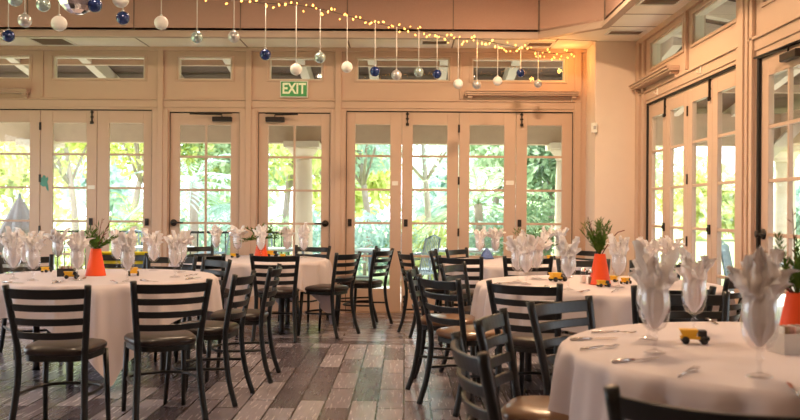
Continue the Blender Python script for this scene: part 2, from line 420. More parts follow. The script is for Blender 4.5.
# right wall folding leaves, far to near
seams = [10.05, 9.37, 8.66, 7.97, 7.29]
for i in range(4):
    n_, f_ = seams[i+1], seams[i]
    ps = []
    if i == 1: ps = [('hinge', n_, 2.30, 1.62, 1.0)]
    if i == 0: ps = [('bolt', n_+.03, 2.33, 2.53), ('latch', n_+.05, 1.13)]
    if i == 2: ps = [('bolt', n_+.05, 2.33, 2.53), ('latch', n_+.05, 1.13)]
    door(TR, n_, f_, n_+.13, f_-.13, ZD, parts=ps)
door(TR, 5.97, 6.88, 6.10, 6.74, ZS, 2.355, .30, [1.955,1.535,1.115,.70], 6.40, parts=[('knob', 6.81, 1.12, -1), ('closer', 6.15, 6.42, 2.43, 6.72)])
for i in range(4): door(TR, 2.2+.7*i, 2.9+.7*i, 2.33+.7*i, 2.77+.7*i, ZD)  # unseen leaves of the added near opening that lets in side daylight
# black weather gaps around the openings (head tracks and jamb strips)
mb = MB()
for a, b in b_groups: mb.box(a, b, -.08, -.022, ZD-.012, ZD+.002, TB)
for a, b in b_single: mb.box(a, b, -.08, -.022, ZS-.012, ZS+.002, TB); mb.box(a-.001, a+.008, -.08, -.03, 0, ZS, TB); mb.box(b-.008, b+.001, -.08, -.03, 0, ZS, TB)
for u in (b_groups[0][1], b_groups[1][0], b_groups[1][1]): mb.box(u-.008, u+.008, -.08, -.02, 0, ZD, TB)
st(mb.build('trim_6', M_gap))
mb = MB(); mb.box(7.27, 10.09, -.07, -.012, ZD-.02, ZD+.01, TR); mb.box(10.04, 10.075, -.08, -.01, 0, ZD, TR); mb.box(6.87, 6.905, -.08, -.005, 0, ZS, TR); mb.box(5.97, 6.9, -.08, -.005, ZS-.012, ZS+.004, TR)
st(mb.build('trim_7', M_gap))
# thresholds
mb = MB(); mb.box(B(-130), B(152.5), -.12, .04, 0, .012, TB); mb.box(B(170), B(572.5), -.12, .04, 0, .012, TB); mb.box(5.97, 10.07, -.12, .04, 0, .012, TR)
st(mb.build('trim_8', mat('threshold_wood', (.32,.20,.12), .5)))

# curtain ledges on brackets
def ledge(T, u0, u1, z, label, ends):
    r = empty('wall_ledge', label=label, cat='ledge')
    m = MB(); m.box(u0, u1, 0, .13, z, z+.025, T); m.box(u0-.0, u1+.0, .0, .11, z-.02, z, T); m.box(u0, u1, .0, .15, z+.025, z+.035, T)
    m.build('shelf_board', M_paint, r, bevel=.005)
    for u in ends:
        q = MB(); q.box(u-.025, u+.025, 0, .04, z-.09, z-.02, T); q.box(u-.03, u+.03, .04, .085, z-.05, z-.02, T); q.build('bracket', M_paint, r, bevel=.006)
    return r
ledge(TB, B(-75), B(31), 2.755, 'narrow beige wall ledge above the glass doors at far left', (B(27),))
ledge(TB, B(464), B(576), 2.755, 'narrow beige wall ledge on two brackets above the rightmost back doors', (B(469), B(572)))
ledge(TR, 8.83, 10.30, 2.755, 'beige wall ledge running along the right wall below the small transom', (8.88, 10.22))

# ceiling vents
def vent(x0, x1, y0, y1, label):
    r = empty('ceiling_vent', ((x0+x1)/2, (y0+y1)/2, ZC), label=label, cat='vent')
    hx, hy = (x1-x0)/2, (y1-y0)/2
    m = MB(); m.box(-hx, hx, -hy, -hy+.03, -.012, 0); m.box(-hx, hx, hy-.03, hy, -.012, 0); m.box(-hx, -hx+.03, -hy+.03, hy-.03, -.012, 0); m.box(hx-.03, hx, -hy+.03, hy-.03, -.012, 0)
    m.build('vent_frame', M_white, r)
    m = MB(); m.box(-hx+.03, hx-.03, -hy+.03, hy-.03, -.004, 0); k = int((2*hy-.06)/.05)
    for i in range(k): y = -hy+.05+i*.05; m.box(-hx+.03, hx-.03, y-.008, y+.008, -.011, -.004)
    m.build('louvre', M_vent, r)
vent(-4.55, -4.10, 10.32, 10.80, 'square brown air vent in ceiling strip at far left')
vent(.17, .52, 10.35, 10.62, 'small brown air vent in ceiling strip above middle doors')
vent(1.46, 1.80, 10.42, 10.72, 'narrow brown air vent in ceiling near the corner with string lights')
vent(2.28, 2.70, 9.72, 9.98, 'brown air vent in ceiling beside the pale corner wall')
vent(2.26, 2.66, 7.95, 8.55, 'dark air vent in ceiling strip along the right wall')

# exit sign
ex = empty('exit_sign', (B(294.5), YB-.035, 1.28+(210.4-89)/79.36), label='green EXIT sign with pale letters above the single glass doors', cat='exit sign')
MB().box(-.175, .175, .0, .034, -.105, .105).build('sign_housing', M_white, ex, bevel=.004)
MB().box(-.162, .162, -.006, .0, -.092, .092).build('sign_face', mat('exit_green', (.045,.27,.07), .4, emit=(.06,.35,.09), estr=.12), ex)
tcv = bpy.data.curves.new('lettering', 'FONT'); tcv.body = 'EXIT'; tcv.size = .17; tcv.align_x = 'CENTER'; tcv.align_y = 'CENTER'; tcv.extrude = .002; tcv.offset = .005
tcv.materials.append(mat('exit_letters', (.75,.78,.55), .5, emit=(.8,.85,.55), estr=.15))
to0 = bpy.data.objects.new('lettering_curve', tcv); C.objects.link(to0); bpy.context.view_layer.update()
tme = bpy.data.meshes.new_from_object(to0.evaluated_get(bpy.context.evaluated_depsgraph_get())); bpy.data.objects.remove(to0)
to = bpy.data.objects.new('lettering', tme); C.objects.link(to); to.parent = ex; to.rotation_euler = (PI/2,0,0); to.location = (0,-.008,0); to.scale = (.85,1.1,1)
# wall sensor box
so = empty('wall_sensor', (XPI, YP-.002, 1.28+(212.6-128)*YP/F), label='small white sensor box high on the pale corner wall', cat='sensor')
MB().box(-.05, .02, -.045, .0, -.06, .06).build('sensor_case', M_white, so, bevel=.008)
MB().box(-.03, .0, -.05, -.045, -.02, .02).build('sensor_lens', mat('sensor_grey', (.4,.36,.33), .4), so)
# teal cut-out taped to the stile
c0 = TB(Vector((B(44.5), -.028, 1.605)))
pol = [(-.055,.09),(-.03,.07),(-.012,.105),(.012,.1),(.02,.065),(.045,.085),(.05,.05),(.035,.02),(.05,-.03),(.055,-.10),(.035,-.085),(.015,-.035),(-.02,-.04),(-.055,-.01),(-.045,.03),(-.065,.055)]
n = len(pol); vs = [(x, -.002, z) for x, z in pol]+[(x, .0, z) for x, z in pol]
tag(MB().add(vs, [tuple(range(n)), tuple(range(2*n-1,n-1,-1))]+[(i,n+i,n+(i+1)%n,(i+1)%n) for i in range(n)]).build('paper_cutout', M_teal, loc=c0), 'teal paper cut-out taped to the left folding door frame', 'paper cut-out')
# small white hook plates on the right wall header
for (y, lab) in ((8.15, 'small white hook on right wall header nearer the camera'), (9.55, 'small white hook on right wall header nearer the corner')):
    h_ = MB(); h_.box(y-.012, y+.012, 0.012, .022, 2.585, 2.66, TR); h_.tube([TR(Vector((y,.022,2.60))), TR(Vector((y,.05,2.595))), TR(Vector((y,.055,2.62)))], .004, 6)
    tag(h_.build('wall_hook', M_white), lab, 'hook')
for (x, lab) in ((B(337), 'small dark alarm contact beside the EXIT sign on the mullion'),):
    pass

# ------------------------------------------------------------------ tables
def cloth(R, S_, ztop, rot, seed):
    rnd = random.Random(seed); mb = MB(); nA = 320; rings = []
    ph = [rnd.uniform(0, 2*PI) for _ in range(6)]
    prof = [0.001, .3, .6, .85, .96]
    vs = []; 
    def hang(a):
        x = (a-rot) % (PI/2); x = min(x, PI/2-x)   # 0 at side middle? measured from axis
        return S_/2/math.cos(x) - R
    for q in prof:
        vs.append([(q*R*math.cos(2*PI*j/nA), q*R*math.sin(2*PI*j/nA), ztop) for j in range(nA)])
    K = 14
    for i in range(K+1):
        ring = []
        for j in range(nA):
            a = 2*PI*j/nA; t = i/K; hg = hang(a); s = hg*t
            fold = (math.sin(25*a+ph[0]+1.4*math.sin(4*a+ph[3]))*.6 + math.sin(41*a+ph[1]+1.1*math.sin(5*a))*.3 + math.sin(11*a+ph[2])*.45)
            r0 = .025
            if s < r0*1.57:
                th = s/r0; r = R-r0+.012 + r0*math.sin(th); z = ztop - r0*(1-math.cos(th))
            else:
                d = s-r0*1.57; z = ztop-r0-d*.985; r = R+.012 + d*.10
            amp = min(1, s/.09)*(.022+.05*s)
            r += fold*amp
            ring.append((r*math.cos(a), r*math.sin(a), z))
        vs.append(ring)
    flat = [v for r in vs for v in r]; fs = [tuple(range(nA))]
    for i in range(len(vs)-1):
        for j in range(nA): fs.append((i*nA+j, (i+1)*nA+j, (i+1)*nA+(j+1)%nA, i*nA+(j+1)%nA))
    mb.add(flat, fs, True); return mb
TZ = .75
TABLES = {
 'T1': (-2.42, 6.86, .90, math.radians(-66-45), 'large left table'),
 'T2': (1.53, 3.36, .90, math.radians(-140-45), 'nearest table'),
 'T3': (-1.67, 9.40, .84, math.radians(-14-45), 'far table'),
 'T4': (1.45, 6.46, .90, math.radians(-165-45), 'middle table'),
 'T5': (1.24, 9.30, .84, math.radians(-100-45), 'back right table')}
tdesc = {'T1': 'round table at left below the folding doors', 'T2': 'round table nearest the camera at lower right', 'T3': 'round table far back by the single glass doors',
         'T4': 'round table in the middle of the right side', 'T5': 'round table far back beside the pale corner'}
for k, (x, y, R, rot, nm) in TABLES.items():
    t = empty('round_table', (x, y, 0), 0, tdesc[k]+', under a white cloth', 'table', 'cloth-covered round tables')
    m = MB(); m.lathe([(R-.065,TZ-.037),(R-.06,TZ-.033),(R-.06,TZ-.008),(R-.065,TZ-.003)], 64); m.build('tabletop', mat('table_wood', (.20,.12,.08), .6), t)
    for a in range(4):
        an = rot+a*PI/2+.3; cx, cy = .52*math.cos(an), .52*math.sin(an)
        m = MB(); m.tube([(cx,cy,0),(cx,cy,.03),(cx,cy,TZ-.036)], [.03,.027,.027], 10); m.build('leg', mat('table_leg_dark', (.03,.022,.02), .5), t)
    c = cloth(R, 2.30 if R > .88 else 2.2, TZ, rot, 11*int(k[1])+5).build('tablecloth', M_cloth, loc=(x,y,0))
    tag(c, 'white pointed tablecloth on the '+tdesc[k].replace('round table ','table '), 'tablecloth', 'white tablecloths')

# ------------------------------------------------------------------ chair
def make_chair(kind, seatmat):
    r = empty('ladderback_chair', label='x', cat='chair')
    kids = []
    def add(o): kids.append(o); return o
    def sm(pts, n=5):
        out = []; pts = [Vector(p) for p in pts]
        for i in range(len(pts)-1):
            p0 = pts[max(i-1,0)]; p1 = pts[i]; p2 = pts[i+1]; p3 = pts[min(i+2,len(pts)-1)]
            for k in range(n):
                t = k/n; out.append(.5*((2*p1)+(p2-p0)*t+(2*p0-5*p1+4*p2-p3)*t*t+(3*p1-p0-3*p2+p3)*t**3))
        out.append(pts[-1]); return out
    for s in (-1, 1):
        m = MB(); p = sm([(s*.208,-.268,0),(s*.196,-.222,.15),(s*.186,-.195,.32),(s*.186,-.19,.46),(s*.200,-.215,.62),(s*.226,-.265,.86)])
        m.tube(p, [.0185]*len(p), 8, True, 1.1, (0,1,0)); add(m.build('rear_leg', M_black, r))
        m = MB(); m.tube([(s*.19,.215,0),(s*.186,.20,.2),(s*.178,.185,.445)], [.014,.017,.018], 8); add(m.build('front_leg', M_black, r))
    for z, hh in ((.815,.028),(.737,.020),(.658,.020),(.580,.020)):
        t = (z-.46)/.40; hw = .186+.040*t**1.2; yb = -.19-.075*t**1.3
        m = MB(); n = 14; vs = []; fs = []
        for i in range(n+1):
            u = -1+2*i/n; x = u*hw; y = yb-.045*(1-u*u); dz = -.004*(1-u*u)
            tilt = .0*hh
            for (dy, dq) in ((-.008,-hh),(.008,-hh),(.008,hh),(-.008,hh)): vs.append((x, y+dy-.25*dq, z+dz+dq))
        for i in range(n):
            for j in range(4): fs.append((i*4+j, i*4+(j+1)%4, i*4+4+(j+1)%4, i*4+4+j))
        fs += [(3,2,1,0), tuple(n*4+j for j in range(4))]
        m.add(vs, fs); add(m.build('back_slat', M_black, r, bevel=.004))
    # seat pad: rounded trapezoid
    def outline(sc_, n=40):
        o = []
        for j in range(n):
            a = 2*PI*j/n; c, s = math.cos(a), math.sin(a); e = .55
            x = abs(c)**e*(1 if c > 0 else -1); y = abs(s)**e*(1 if s > 0 else -1)
            o.append((x*(.200+.018*y)*sc_, y*.205*sc_+.005))
        return o
    vs = []; L_ = [(.93,.455),(1.0,.462),(1.03,.475),(1.02,.490),(.95,.502),(.75,.511),(.4,.515),(.05,.516)]; n = 40
    for s_, z in L_: vs += [(x,y,z) for x,y in outline(s_, n)]
    fs = [tuple(range(n-1,-1,-1)), tuple(range((len(L_)-1)*n, len(L_)*n))]
    for i in range(len(L_)-1):
        for j in range(n): fs.append((i*n+j, i*n+(j+1)%n, (i+1)*n+(j+1)%n, (i+1)*n+j))
    add(MB().add(vs, fs, True).build('seat', seatmat, r))
    vs = []; L_ = [(.90,.425),(.97,.425),(.97,.457),(.90,.457)]
    for s_, z in L_: vs += [(x,y,z) for x,y in outline(s_, n)]
    fs = []
    for i in range(4):
        for j in range(n): k = (i+1) % 4; fs.append((i*n+j, i*n+(j+1)%n, k*n+(j+1)%n, k*n+j))
    add(MB().add(vs, fs, False).build('seat_frame', M_black, r))
    m = MB(); p = sm([(-.192,-.205,.24),(-.20,-.05,.235),(-.18,.12,.23),(-.10,.19,.23),(0,.205,.23),(.10,.19,.23),(.18,.12,.23),(.20,-.05,.235),(.192,-.205,.24)], 4)
    m.tube(p, .010, 6); add(m.build('stretcher', M_black, r))
    reg(r, kids); return r
CH = make_chair('dark', M_seat); CHT = make_chair('tan', M_seat2)
used_ch = []
def chair(bxx, byy, dx, dy, label, group, src=CH):
    d = Vector((dx, dy)).normalized(); o = Vector((bxx, byy)) + d*.235
    used_ch.append(((o.x,o.y),label))
    return inst(src, (o.x, o.y, 0), math.atan2(d.y, d.x)-PI/2, label, group)
def tochair(x, y, T, label, group, src=CH, tw=0):
    t = TABLES[T]; a = math.atan2(t[1]-y, t[0]-x)+math.radians(tw)
    return chair(x, y, math.cos(a), math.sin(a), label, group, src)
g1, g2, g3, g4, g5 = ['chairs around the '+q for q in ('left table','nearest table','far table','middle table','back right table')]
chair(-1.97, 4.78, -.02, 1, 'black ladder-back chair nearest the camera at left, its back fully facing us', g1)
chair(-1.40, 5.18, -.47, .88, 'black ladder-back chair before left table, slightly turned left, second from left', g1)
chair(-1.11, 5.85, -.99, .10, 'black ladder-back chair at right end of left table, nearer of two side by side', g1)
chair(-1.02, 6.62, -.96, .0, 'black ladder-back chair just behind the one at right end of left table', g1)
chair(-1.66, 7.52, -.70, -.62, 'black ladder-back chair tucked to right rear of left table, mostly behind the cloth', g1)
chair(-3.12, 5.45, .45, .9, 'black ladder-back chair cut off by the left frame edge, beside left table', g1)
YC = chair(-2.72, 8.32, -.0, -1, 'black ladder-back chair behind left table with yellow cloth over its back', g1)
chair(-2.16, 7.98, -.05, -1, 'black ladder-back chair behind left table between yellow draped chair and lever door', g1)
chair(-3.42, 7.80, .6, -.8, 'black ladder-back chair behind left table, left of the yellow draped chair', g1)
chair(-1.95, 8.33, .15, 1, 'black ladder-back chair before far table, left, half behind the left table', g3)
chair(-1.26, 8.40, -.04, 1, 'black ladder-back chair square on before far table, full back visible', g3)
chair(-.60, 8.86, -.86, .46, 'black ladder-back chair at right of far table, turned towards its cloth', g3)
chair(-.26, 9.66, -.88, .42, 'black ladder-back chair beside folding doors, nearer of the overlapping pair', g3)
chair(-.36, 10.24, -.95, -.05, 'black ladder-back chair close to folding doors, farther of the overlapping pair', g3)
chair(-1.12, 10.42, -.35, -.9, 'black ladder-back chair behind far table below the round door handle', g3)
chair(-2.48, 10.30, .6, -.65, 'black ladder-back chair behind far table at its left, by the lever door', g3)
# middle table
chair(.24, 5.60, .85, .53, 'black ladder-back chair at left of middle table, nearest of its cluster', g4, CHT)
chair(.085, 6.42, .98, -.12, 'black ladder-back chair at far left of middle table, slim side view behind nearest', g4, CHT)
chair(.42, 7.08, .80, -.42, 'black ladder-back chair at rear left of middle table, facing the right', g4)
chair(.73, 5.23, .48, .88, 'black ladder-back chair before middle table, left of two with backs to camera', g4)
chair(1.55, 5.02, .02, 1, 'black ladder-back chair before middle table partly hidden by nearest table napkins', g4)
chair(2.22, 5.85, -.72, .55, 'black ladder-back chair at right end of middle table below the right wall', g4)
chair(1.62, 7.85, -.1, -1, 'black ladder-back chair behind middle table, directly behind the orange cone', g4)
chair(2.16, 7.50, -.62, -.72, 'black ladder-back chair at right rear of middle table beside the napkins', g4)
# back right table
chair(.54, 8.22, .52, .85, 'black ladder-back chair before back right table, leftmost facing the corner', g5)
chair(.62, 9.95, .75, -.5, 'black ladder-back chair behind back right table against the folding doors', g5)
chair(.34, 9.50, 1, -.15, 'black ladder-back chair at left of back right table, seen edge on', g5)
chair(.03, 8.98, 1, .30, 'black ladder-back chair farthest left of back right table, very thin side view', g5)
chair(1.18, 8.30, .02, 1, 'black ladder-back chair before back right table, between the napkin clusters', g5)
chair(2.02, 9.95, -.75, -.55, 'black ladder-back chair behind back right table close to the corner wall', g5)
# nearest table
chair(.78, 4.20, .66, -.75, 'black ladder-back chair behind nearest table at its left, slats facing us', g2)
chair(1.50, 4.62, .0, -1, 'black ladder-back chair directly behind nearest table between the tall goblets', g2)
chair(.385, 3.56, .95, -.33, 'black ladder-back chair at left of nearest table with tan reflection painted on its seat', g2, CHT)
chair(.235, 2.80, .99, .12, 'black ladder-back chair at left foreground with strongly curved slats, nearest of all at left', g2, CHT)
chair(.71, 2.00, .50, .87, 'black ladder-back chair at bottom right, only post and top slat visible', g2)

# yellow cloth over chair back
m = MB(); vs = []; fs = []
nx, nz = 24, 14
for i in range(nx+1):
    for j in range(nz+1):
        u = -1+2*i/nx; t = j/nz
        x = u*.255*(1-.06*t); y = .055+.03*(1-u*u)*0+.02*math.sin(6*u+3*t)*t; z = .875-.26*t
        if t < .12: y = .02
        vs.append((x, y+ (0 if t > .12 else 0), z))
for i in range(nx):
    for j in range(nz): a = i*(nz+1)+j; fs.append((a, a+1, a+nz+2, a+nz+1))
yc = m.add(vs, fs, True).build('yellow_cloth', M_tape, loc=(-2.72, 8.325, 0))
md = yc.modifiers.new('thick', 'SOLIDIFY'); md.thickness = .006
tag(yc, 'bright yellow cloth hung on the back of the chair behind left table', 'cloth')

# ------------------------------------------------------------------ goblets and napkins
def make_goblet():
    r = empty('water_goblet', label='x', cat='goblet')
    prof = [(.012,.078),(.022,.082),(.036,.092),(.047,.115),(.053,.150),(.054,.180),(.050,.212),(.046,.235)]
    inn = [(a-.003, z+.002) for a, z in reversed(prof)]; inn[-1] = (.006,.085)
    bowl = MB().lathe(prof+inn, 24, cap=True).build('bowl', M_gob, r)
    stem = MB().lathe([(.010,.012),(.006,.022),(.0055,.04),(.012,.05),(.013,.056),(.006,.064),(.012,.078)], 14).build('stem', M_gob, r)
    foot = MB().lathe([(.038,.001),(.040,.003),(.030,.007),(.012,.012),(.010,.013)], 24).build('foot', M_gob, r)
    reg(r, [bowl, stem, foot]); return r
GOB = make_goblet()
def napkin_mesh(seed, style):
    rnd = random.Random(seed); mb = MB()
    nA, nV = 72, 18
    for layer in range(3):
        npet = [4, 3, 5][layer] if style == 0 else [3, 2, 3][layer]
        ph = rnd.uniform(0, 2*PI); ws = [rnd.uniform(.45, 1.15) for _ in range(npet)]; fl = [rnd.uniform(.3, 1.0) for _ in range(npet)]
        sc_ = [1.0, .75, .5][layer]; hh = [.095, .13, .10][layer] if style == 0 else [.10,.145,.12][layer]
        flare = [.072, .046, .026][layer] if style == 0 else [.036,.028,.016][layer]
        p2 = rnd.uniform(0, 6)
        vs = []; fs = []
        for i in range(nV+1):
            v = i/nV
            for j in range(nA):
                a = 2*PI*j/nA; q = ((a+ph)/(2*PI)*npet) % npet; k = int(q) % npet; u = q-int(q)
                pk = (1-abs(2*u-1)**1.7) * ws[k]
                ruf = math.sin(9*a+p2)*.10 + math.sin(17*a+2*p2)*.05
                if v < .5:
                    t = v/.5; z = .088+.137*t
                    rb = [.008,.034,.046,.047,.044][min(4,int(t*4))]; nxt = [.008,.034,.046,.047,.044,.044][min(5,int(t*4)+1)]
                    rr = (rb+(nxt-rb)*(t*4-int(t*4)))*(.95-.10*layer); rr *= 1+ruf*.5
                    x, y = rr*math.cos(a), rr*math.sin(a)
                else:
                    t = (v-.5)/.5; z = .225 + hh*t*(.38+.72*pk) - .03*t*t*fl[k]*(1 if layer == 0 else 0)
                    rr = .041*(1-.1*layer)+flare*t**1.2*fl[k]*(.4+.8*pk); rr *= 1+ruf*(1+1.5*t)
                    x, y = rr*math.cos(a), rr*math.sin(a)
                    # pinch petal tips together
                    am = 2*PI*(k+.5)/npet-ph; tx, ty = rr*math.cos(am), rr*math.sin(am); w = .42*t*t*min(1, pk*1.1)
                    x, y = x*(1-w)+tx*w, y*(1-w)+ty*w
                nz_ = noise.noise_vector(Vector((x*38+seed, y*38, z*30+layer*5)))*(.017 if v > .5 else .005)
                vs.append((x+nz_.x, y+nz_.y, z+nz_.z*.6))
        for i in range(nV):
            for j in range(nA): fs.append((i*nA+j, i*nA+(j+1)%nA, (i+1)*nA+(j+1)%nA, (i+1)*nA+j))
        mb.add(vs, fs, True)
    return mb
NAPS = []
for s in range(6):
    o = napkin_mesh(31+s, s % 2).build('napkin', M_napkin); tag(o, 'x', 'napkin'); reg(o, []); NAPS.append(o)
cnt = [0]
def glassnap(px, py, desc, tgroup, nap=True, style=None, scale=1.0, rz=None, pos=None, nlabel=None):
    x, y = on(px, py, TZ) if pos is None else pos
    rnd = random.Random(int(px*7+py)); z = TZ+.0015
    inst(GOB, (x, y, z), rnd.uniform(0,6), 'clear stemmed water goblet '+desc, 'goblets on the '+tgroup, (scale,)*3)
    if nap:
        k = cnt[0] % 6 if style is None else style; cnt[0] += 1
        inst(NAPS[k], (x, y, z), rnd.uniform(0,6) if rz is None else rz, 'white napkin in the goblet '+desc, 'napkins on the '+tgroup, (scale*1.05,scale*1.05,scale))
lt = 'left table'
for px, py, d in ((9,275,'at extreme left rear of left table, cut by frame'), (13,279.5,'front left of left table, second from left'), (24,273,'on left table behind the two front left ones'),
                  (32.5,281,'front left of left table, third from left, nearest the edge'), (57.5,266.5,'on left table behind the small black caddy'), (77,281,'on left table just left of the orange cone'),
                  (117,269,'on left table right behind the orange cone'), (127.5,282,'on left table beside toy truck, right of cone'), (153.5,271,'on left table, tall twisted one near lever door'),
                  (175,277.5,'on left table at its right edge'), (181,272.5,'on left table behind the rightmost one')):
    glassnap(px, py, d, lt)
nt_ = 'nearest table'
glassnap(655, 353, 'at left of nearest table beside the knives', nt_, style=1, scale=1.06)
glassnap(649, 339, 'on nearest table just behind the leftmost one', nt_, style=0, scale=1.0)
glassnap(694, 332.5, 'on nearest table behind the yellow toy', nt_, style=3, scale=1.03)
glassnap(759.5, 377, 'on nearest table at right, closest to the camera', nt_, style=5, scale=1.12)
ft = 'far table'
for px, py, d in ((216,255.5,'on far table, leftmost'), (237.5,256.5,'on far table, second from left'), (261,258,'on far table before the orange vase'), (287.5,257,'on far table below the palm column'), (304,258,'on far table, rightmost')):
    glassnap(px, py, d, ft)
mt = 'middle table'
for px, py, d, s in ((518,282,'on middle table, leftmost',0),(526.5,284.5,'on middle table, second from left, in front',1),(537,278.5,'on middle table, third from left, set back',2),
                  (568.5,290,'on middle table, front, left of the shakers',1),(619,287.5,'on middle table just right of the orange cone',5),(651,285,'on middle table at right, behind nearest table goblets',0),(669,283.5,'on middle table, rightmost',4)):
    glassnap(px, py, d, mt, style=s)
bt = 'back right table'
for px, py, d in ((480,259,'on back right table, leftmost'),(495.5,258.5,'on back right table beside the blue napkin'),(547.5,258,'on back right table, just left of middle'),(560,257.5,'on back right table, rightmost')):
    glassnap(px, py, d, bt)

# blue patterned napkin folded on back right table
x, y = on(487, 259, TZ)
m = MB(); m.lathe([(.085,0),(.07,.03),(.05,.07),(.02,.11),(.003,.125)], 8, cap=True)
tag(m.build('folded_napkin', M_blue, loc=(x, y, TZ+.002)), 'blue and white patterned folded napkin on the back right table', 'napkin')

# ------------------------------------------------------------------ centrepieces
def sprig(mb, base, tip, w, n, leaf, rnd, droop=0):
    base, tip = Vector(base), Vector(tip); d = tip-base
    pts = [base+d*t+Vector((0,0,-droop*t*t)) for t in (0,.33,.66,1)]
    mb.tube(pts, [w,w,w*.8,w*.4], 5)
    for i in range(n):
        t = .15+.85*i/n; p = base+d*t+Vector((0,0,-droop*t*t)); a = rnd.uniform(0,2*PI)
        side = Vector((math.cos(a), math.sin(a), rnd.uniform(-.1,.6))).normalized()
        q = (d.normalized()*.7+side*.8).normalized()*leaf*rnd.uniform(.6,1.2); s_ = q.cross(Vector((rnd.random(),rnd.random(),rnd.random()))).normalized()*leaf*.09
        mb.add([p, p+q*.45+s_, p+q, p+q*.45-s_], [(0,1,2,3)])
def vase(x, y, z, label, style, seed, h=.215, s=1.0):
    rnd = random.Random(seed)
    r = empty('cone_vase', (x, y, z), rnd.uniform(-.3,.3), label, 'centrepiece')
    MB().lathe([(.078*s,0),(.080*s,.004),(.078*s,.012),(.040*s,h-.005),(.041*s,h),(.034*s,h),(.034*s,h-.02),(.001,h-.022)], 28).build('vase', M_orange, r)
    g = MB(); b = (0,0,h-.01)
    if style == 'palm':
        for i in range(26):
            a = rnd.uniform(0,2*PI); e = rnd.uniform(.3,1.2); L_ = rnd.uniform(.14,.24)
            sprig(g, b, (math.cos(a)*math.cos(e)*L_, math.sin(a)*math.cos(e)*L_, h+math.sin(e)*L_), .0018, 14, .06, rnd, .02)
    elif style == 'pine':
        for i in range(20):
            a = rnd.uniform(0,2*PI); e = rnd.uniform(.7,1.5); L_ = rnd.uniform(.12,.26)
            sprig(g, b, (math.cos(a)*math.cos(e)*L_, math.sin(a)*math.cos(e)*L_, h+math.sin(e)*L_), .002, 60, .036, rnd)
    else:
        for i in range(18):
            a = rnd.uniform(0,2*PI); e = rnd.uniform(-.1,1.0); L_ = rnd.uniform(.18,.30)
            sprig(g, b, (math.cos(a)*math.cos(e)*L_, math.sin(a)*math.cos(e)*L_, h+.03+math.sin(e)*L_), .0018, 14, .07, rnd, .08)
    g.build('foliage', LM[4], r)
    return r, rnd
x, y = on(95.5, 275.8, TZ)
v, rnd = vase(x, y, TZ+.001, 'orange cone vase with spiky greenery on the left table', 'palm', 4)
v.rotation_euler.z = 0
g = MB(); sprig(g, (0,0,.2), (.15,-.02,.50), .003, 10, .05, rnd); sprig(g, (0,0,.2), (.05,.0,.46), .003, 10, .04, rnd); g.build('red_stem', LM[5], v)
x, y = on(600, 284.5, TZ)
v, rnd = vase(x, y, TZ+.001, 'orange cone vase with upright fir sprigs on the middle table', 'pine', 9, .225)
v.rotation_euler.z = 0
g = MB(); sprig(g, (0,0,.2), (-.09,.0,.50), .003, 16, .03, rnd); g.tube([(0,0,.2),(.08,0,.33),(.13,0,.385),(.18,0,.40)], .004, 5); g.build('brown_stem', LM[5], v)
v, rnd = vase(1.57, 3.47, TZ+.001, 'red-orange cone vase with dark greenery at right edge on the nearest table', 'pine', 15, .215)
v.rotation_euler.z = 0
g = MB(); sprig(g, (0,0,.2), (-.02,.0,.55), .004, 10, .03, rnd); g.tube([(0,0,.2),(-.08,0,.26),(-.14,0,.30),(-.17,0,.36)], .006, 6); g.build('red_stem', LM[5], v)
x, y = on(257.5, 258.5, TZ)
vase(x-.0, y+.25, TZ+.001, 'orange cone vase with drooping greenery on the far table', 'droop', 23, .20)
x, y = on(530, 259, TZ)
vase(x-.0, y, TZ+.001, 'orange cone vase with thin green sprigs on the back right table', 'droop', 28, .17, .7)

# condiment caddies, shakers
def caddy(px, py, label, col, s=1):
    x, y = on(px, py, TZ); r = empty('condiment_caddy', (x, y, TZ+.001), .2, label, 'caddy')
    m = MB(); a, b, h, t = .062*s, .045*s, .062*s, .004
    m.box(-a,a,-b,b,0,t); m.box(-a,a,-b,-b+t,t,h); m.box(-a,a,b-t,b,t,h); m.box(-a,-a+t,-b+t,b-t,t,h); m.box(a-t,a,-b+t,b-t,t,h); m.build('tray', col, r)
    rnd = random.Random(int(px))
    for k in range(7):
        xx = -a+.012*s+k*(2*a-.024*s)/6; q = MB(); tl = rnd.uniform(-.006,.006)
        q.obox((xx, tl, .045*s), (.0028,0,0), (0,.03*s,0), (.001,.003,.036*s)); q.build('sugar_packet', [M_white, mat('packet_brown', (.35,.22,.14), .7), mat('packet_pink', (.7,.42,.40), .7)][k % 3], r)
caddy(66, 276.5, 'small black caddy of sugar packets on the left table', M_toyblk)
caddy(793, 352, 'white caddy of sugar packets before the red-orange cone on nearest table', mat('caddy_cream', (.62,.56,.50), .5), 1.25)
def shaker(px, py, label, fill):
    x, y = on(px, py, TZ); r = empty('table_shaker', (x, y, TZ+.001), 0, label, 'shaker')
    MB().lathe([(.024,0),(.026,.004),(.024,.075),(.020,.085)], 12).build('jar', M_gob, r)
    MB().lathe([(.019,.004),(.020,.008),(.019,.055),(.016,.056)], 12).build('contents', fill, r)
    MB().lathe([(.021,.085),(.022,.092),(.018,.108),(.006,.112)], 12).build('cap', M_steel, r)
shaker(583.5, 283, 'clear salt shaker left of the pair by the middle table cone', M_white)
shaker(591, 284.5, 'brown-filled pepper shaker next to the middle table cone', mat('pepper', (.18,.10,.06), .8))

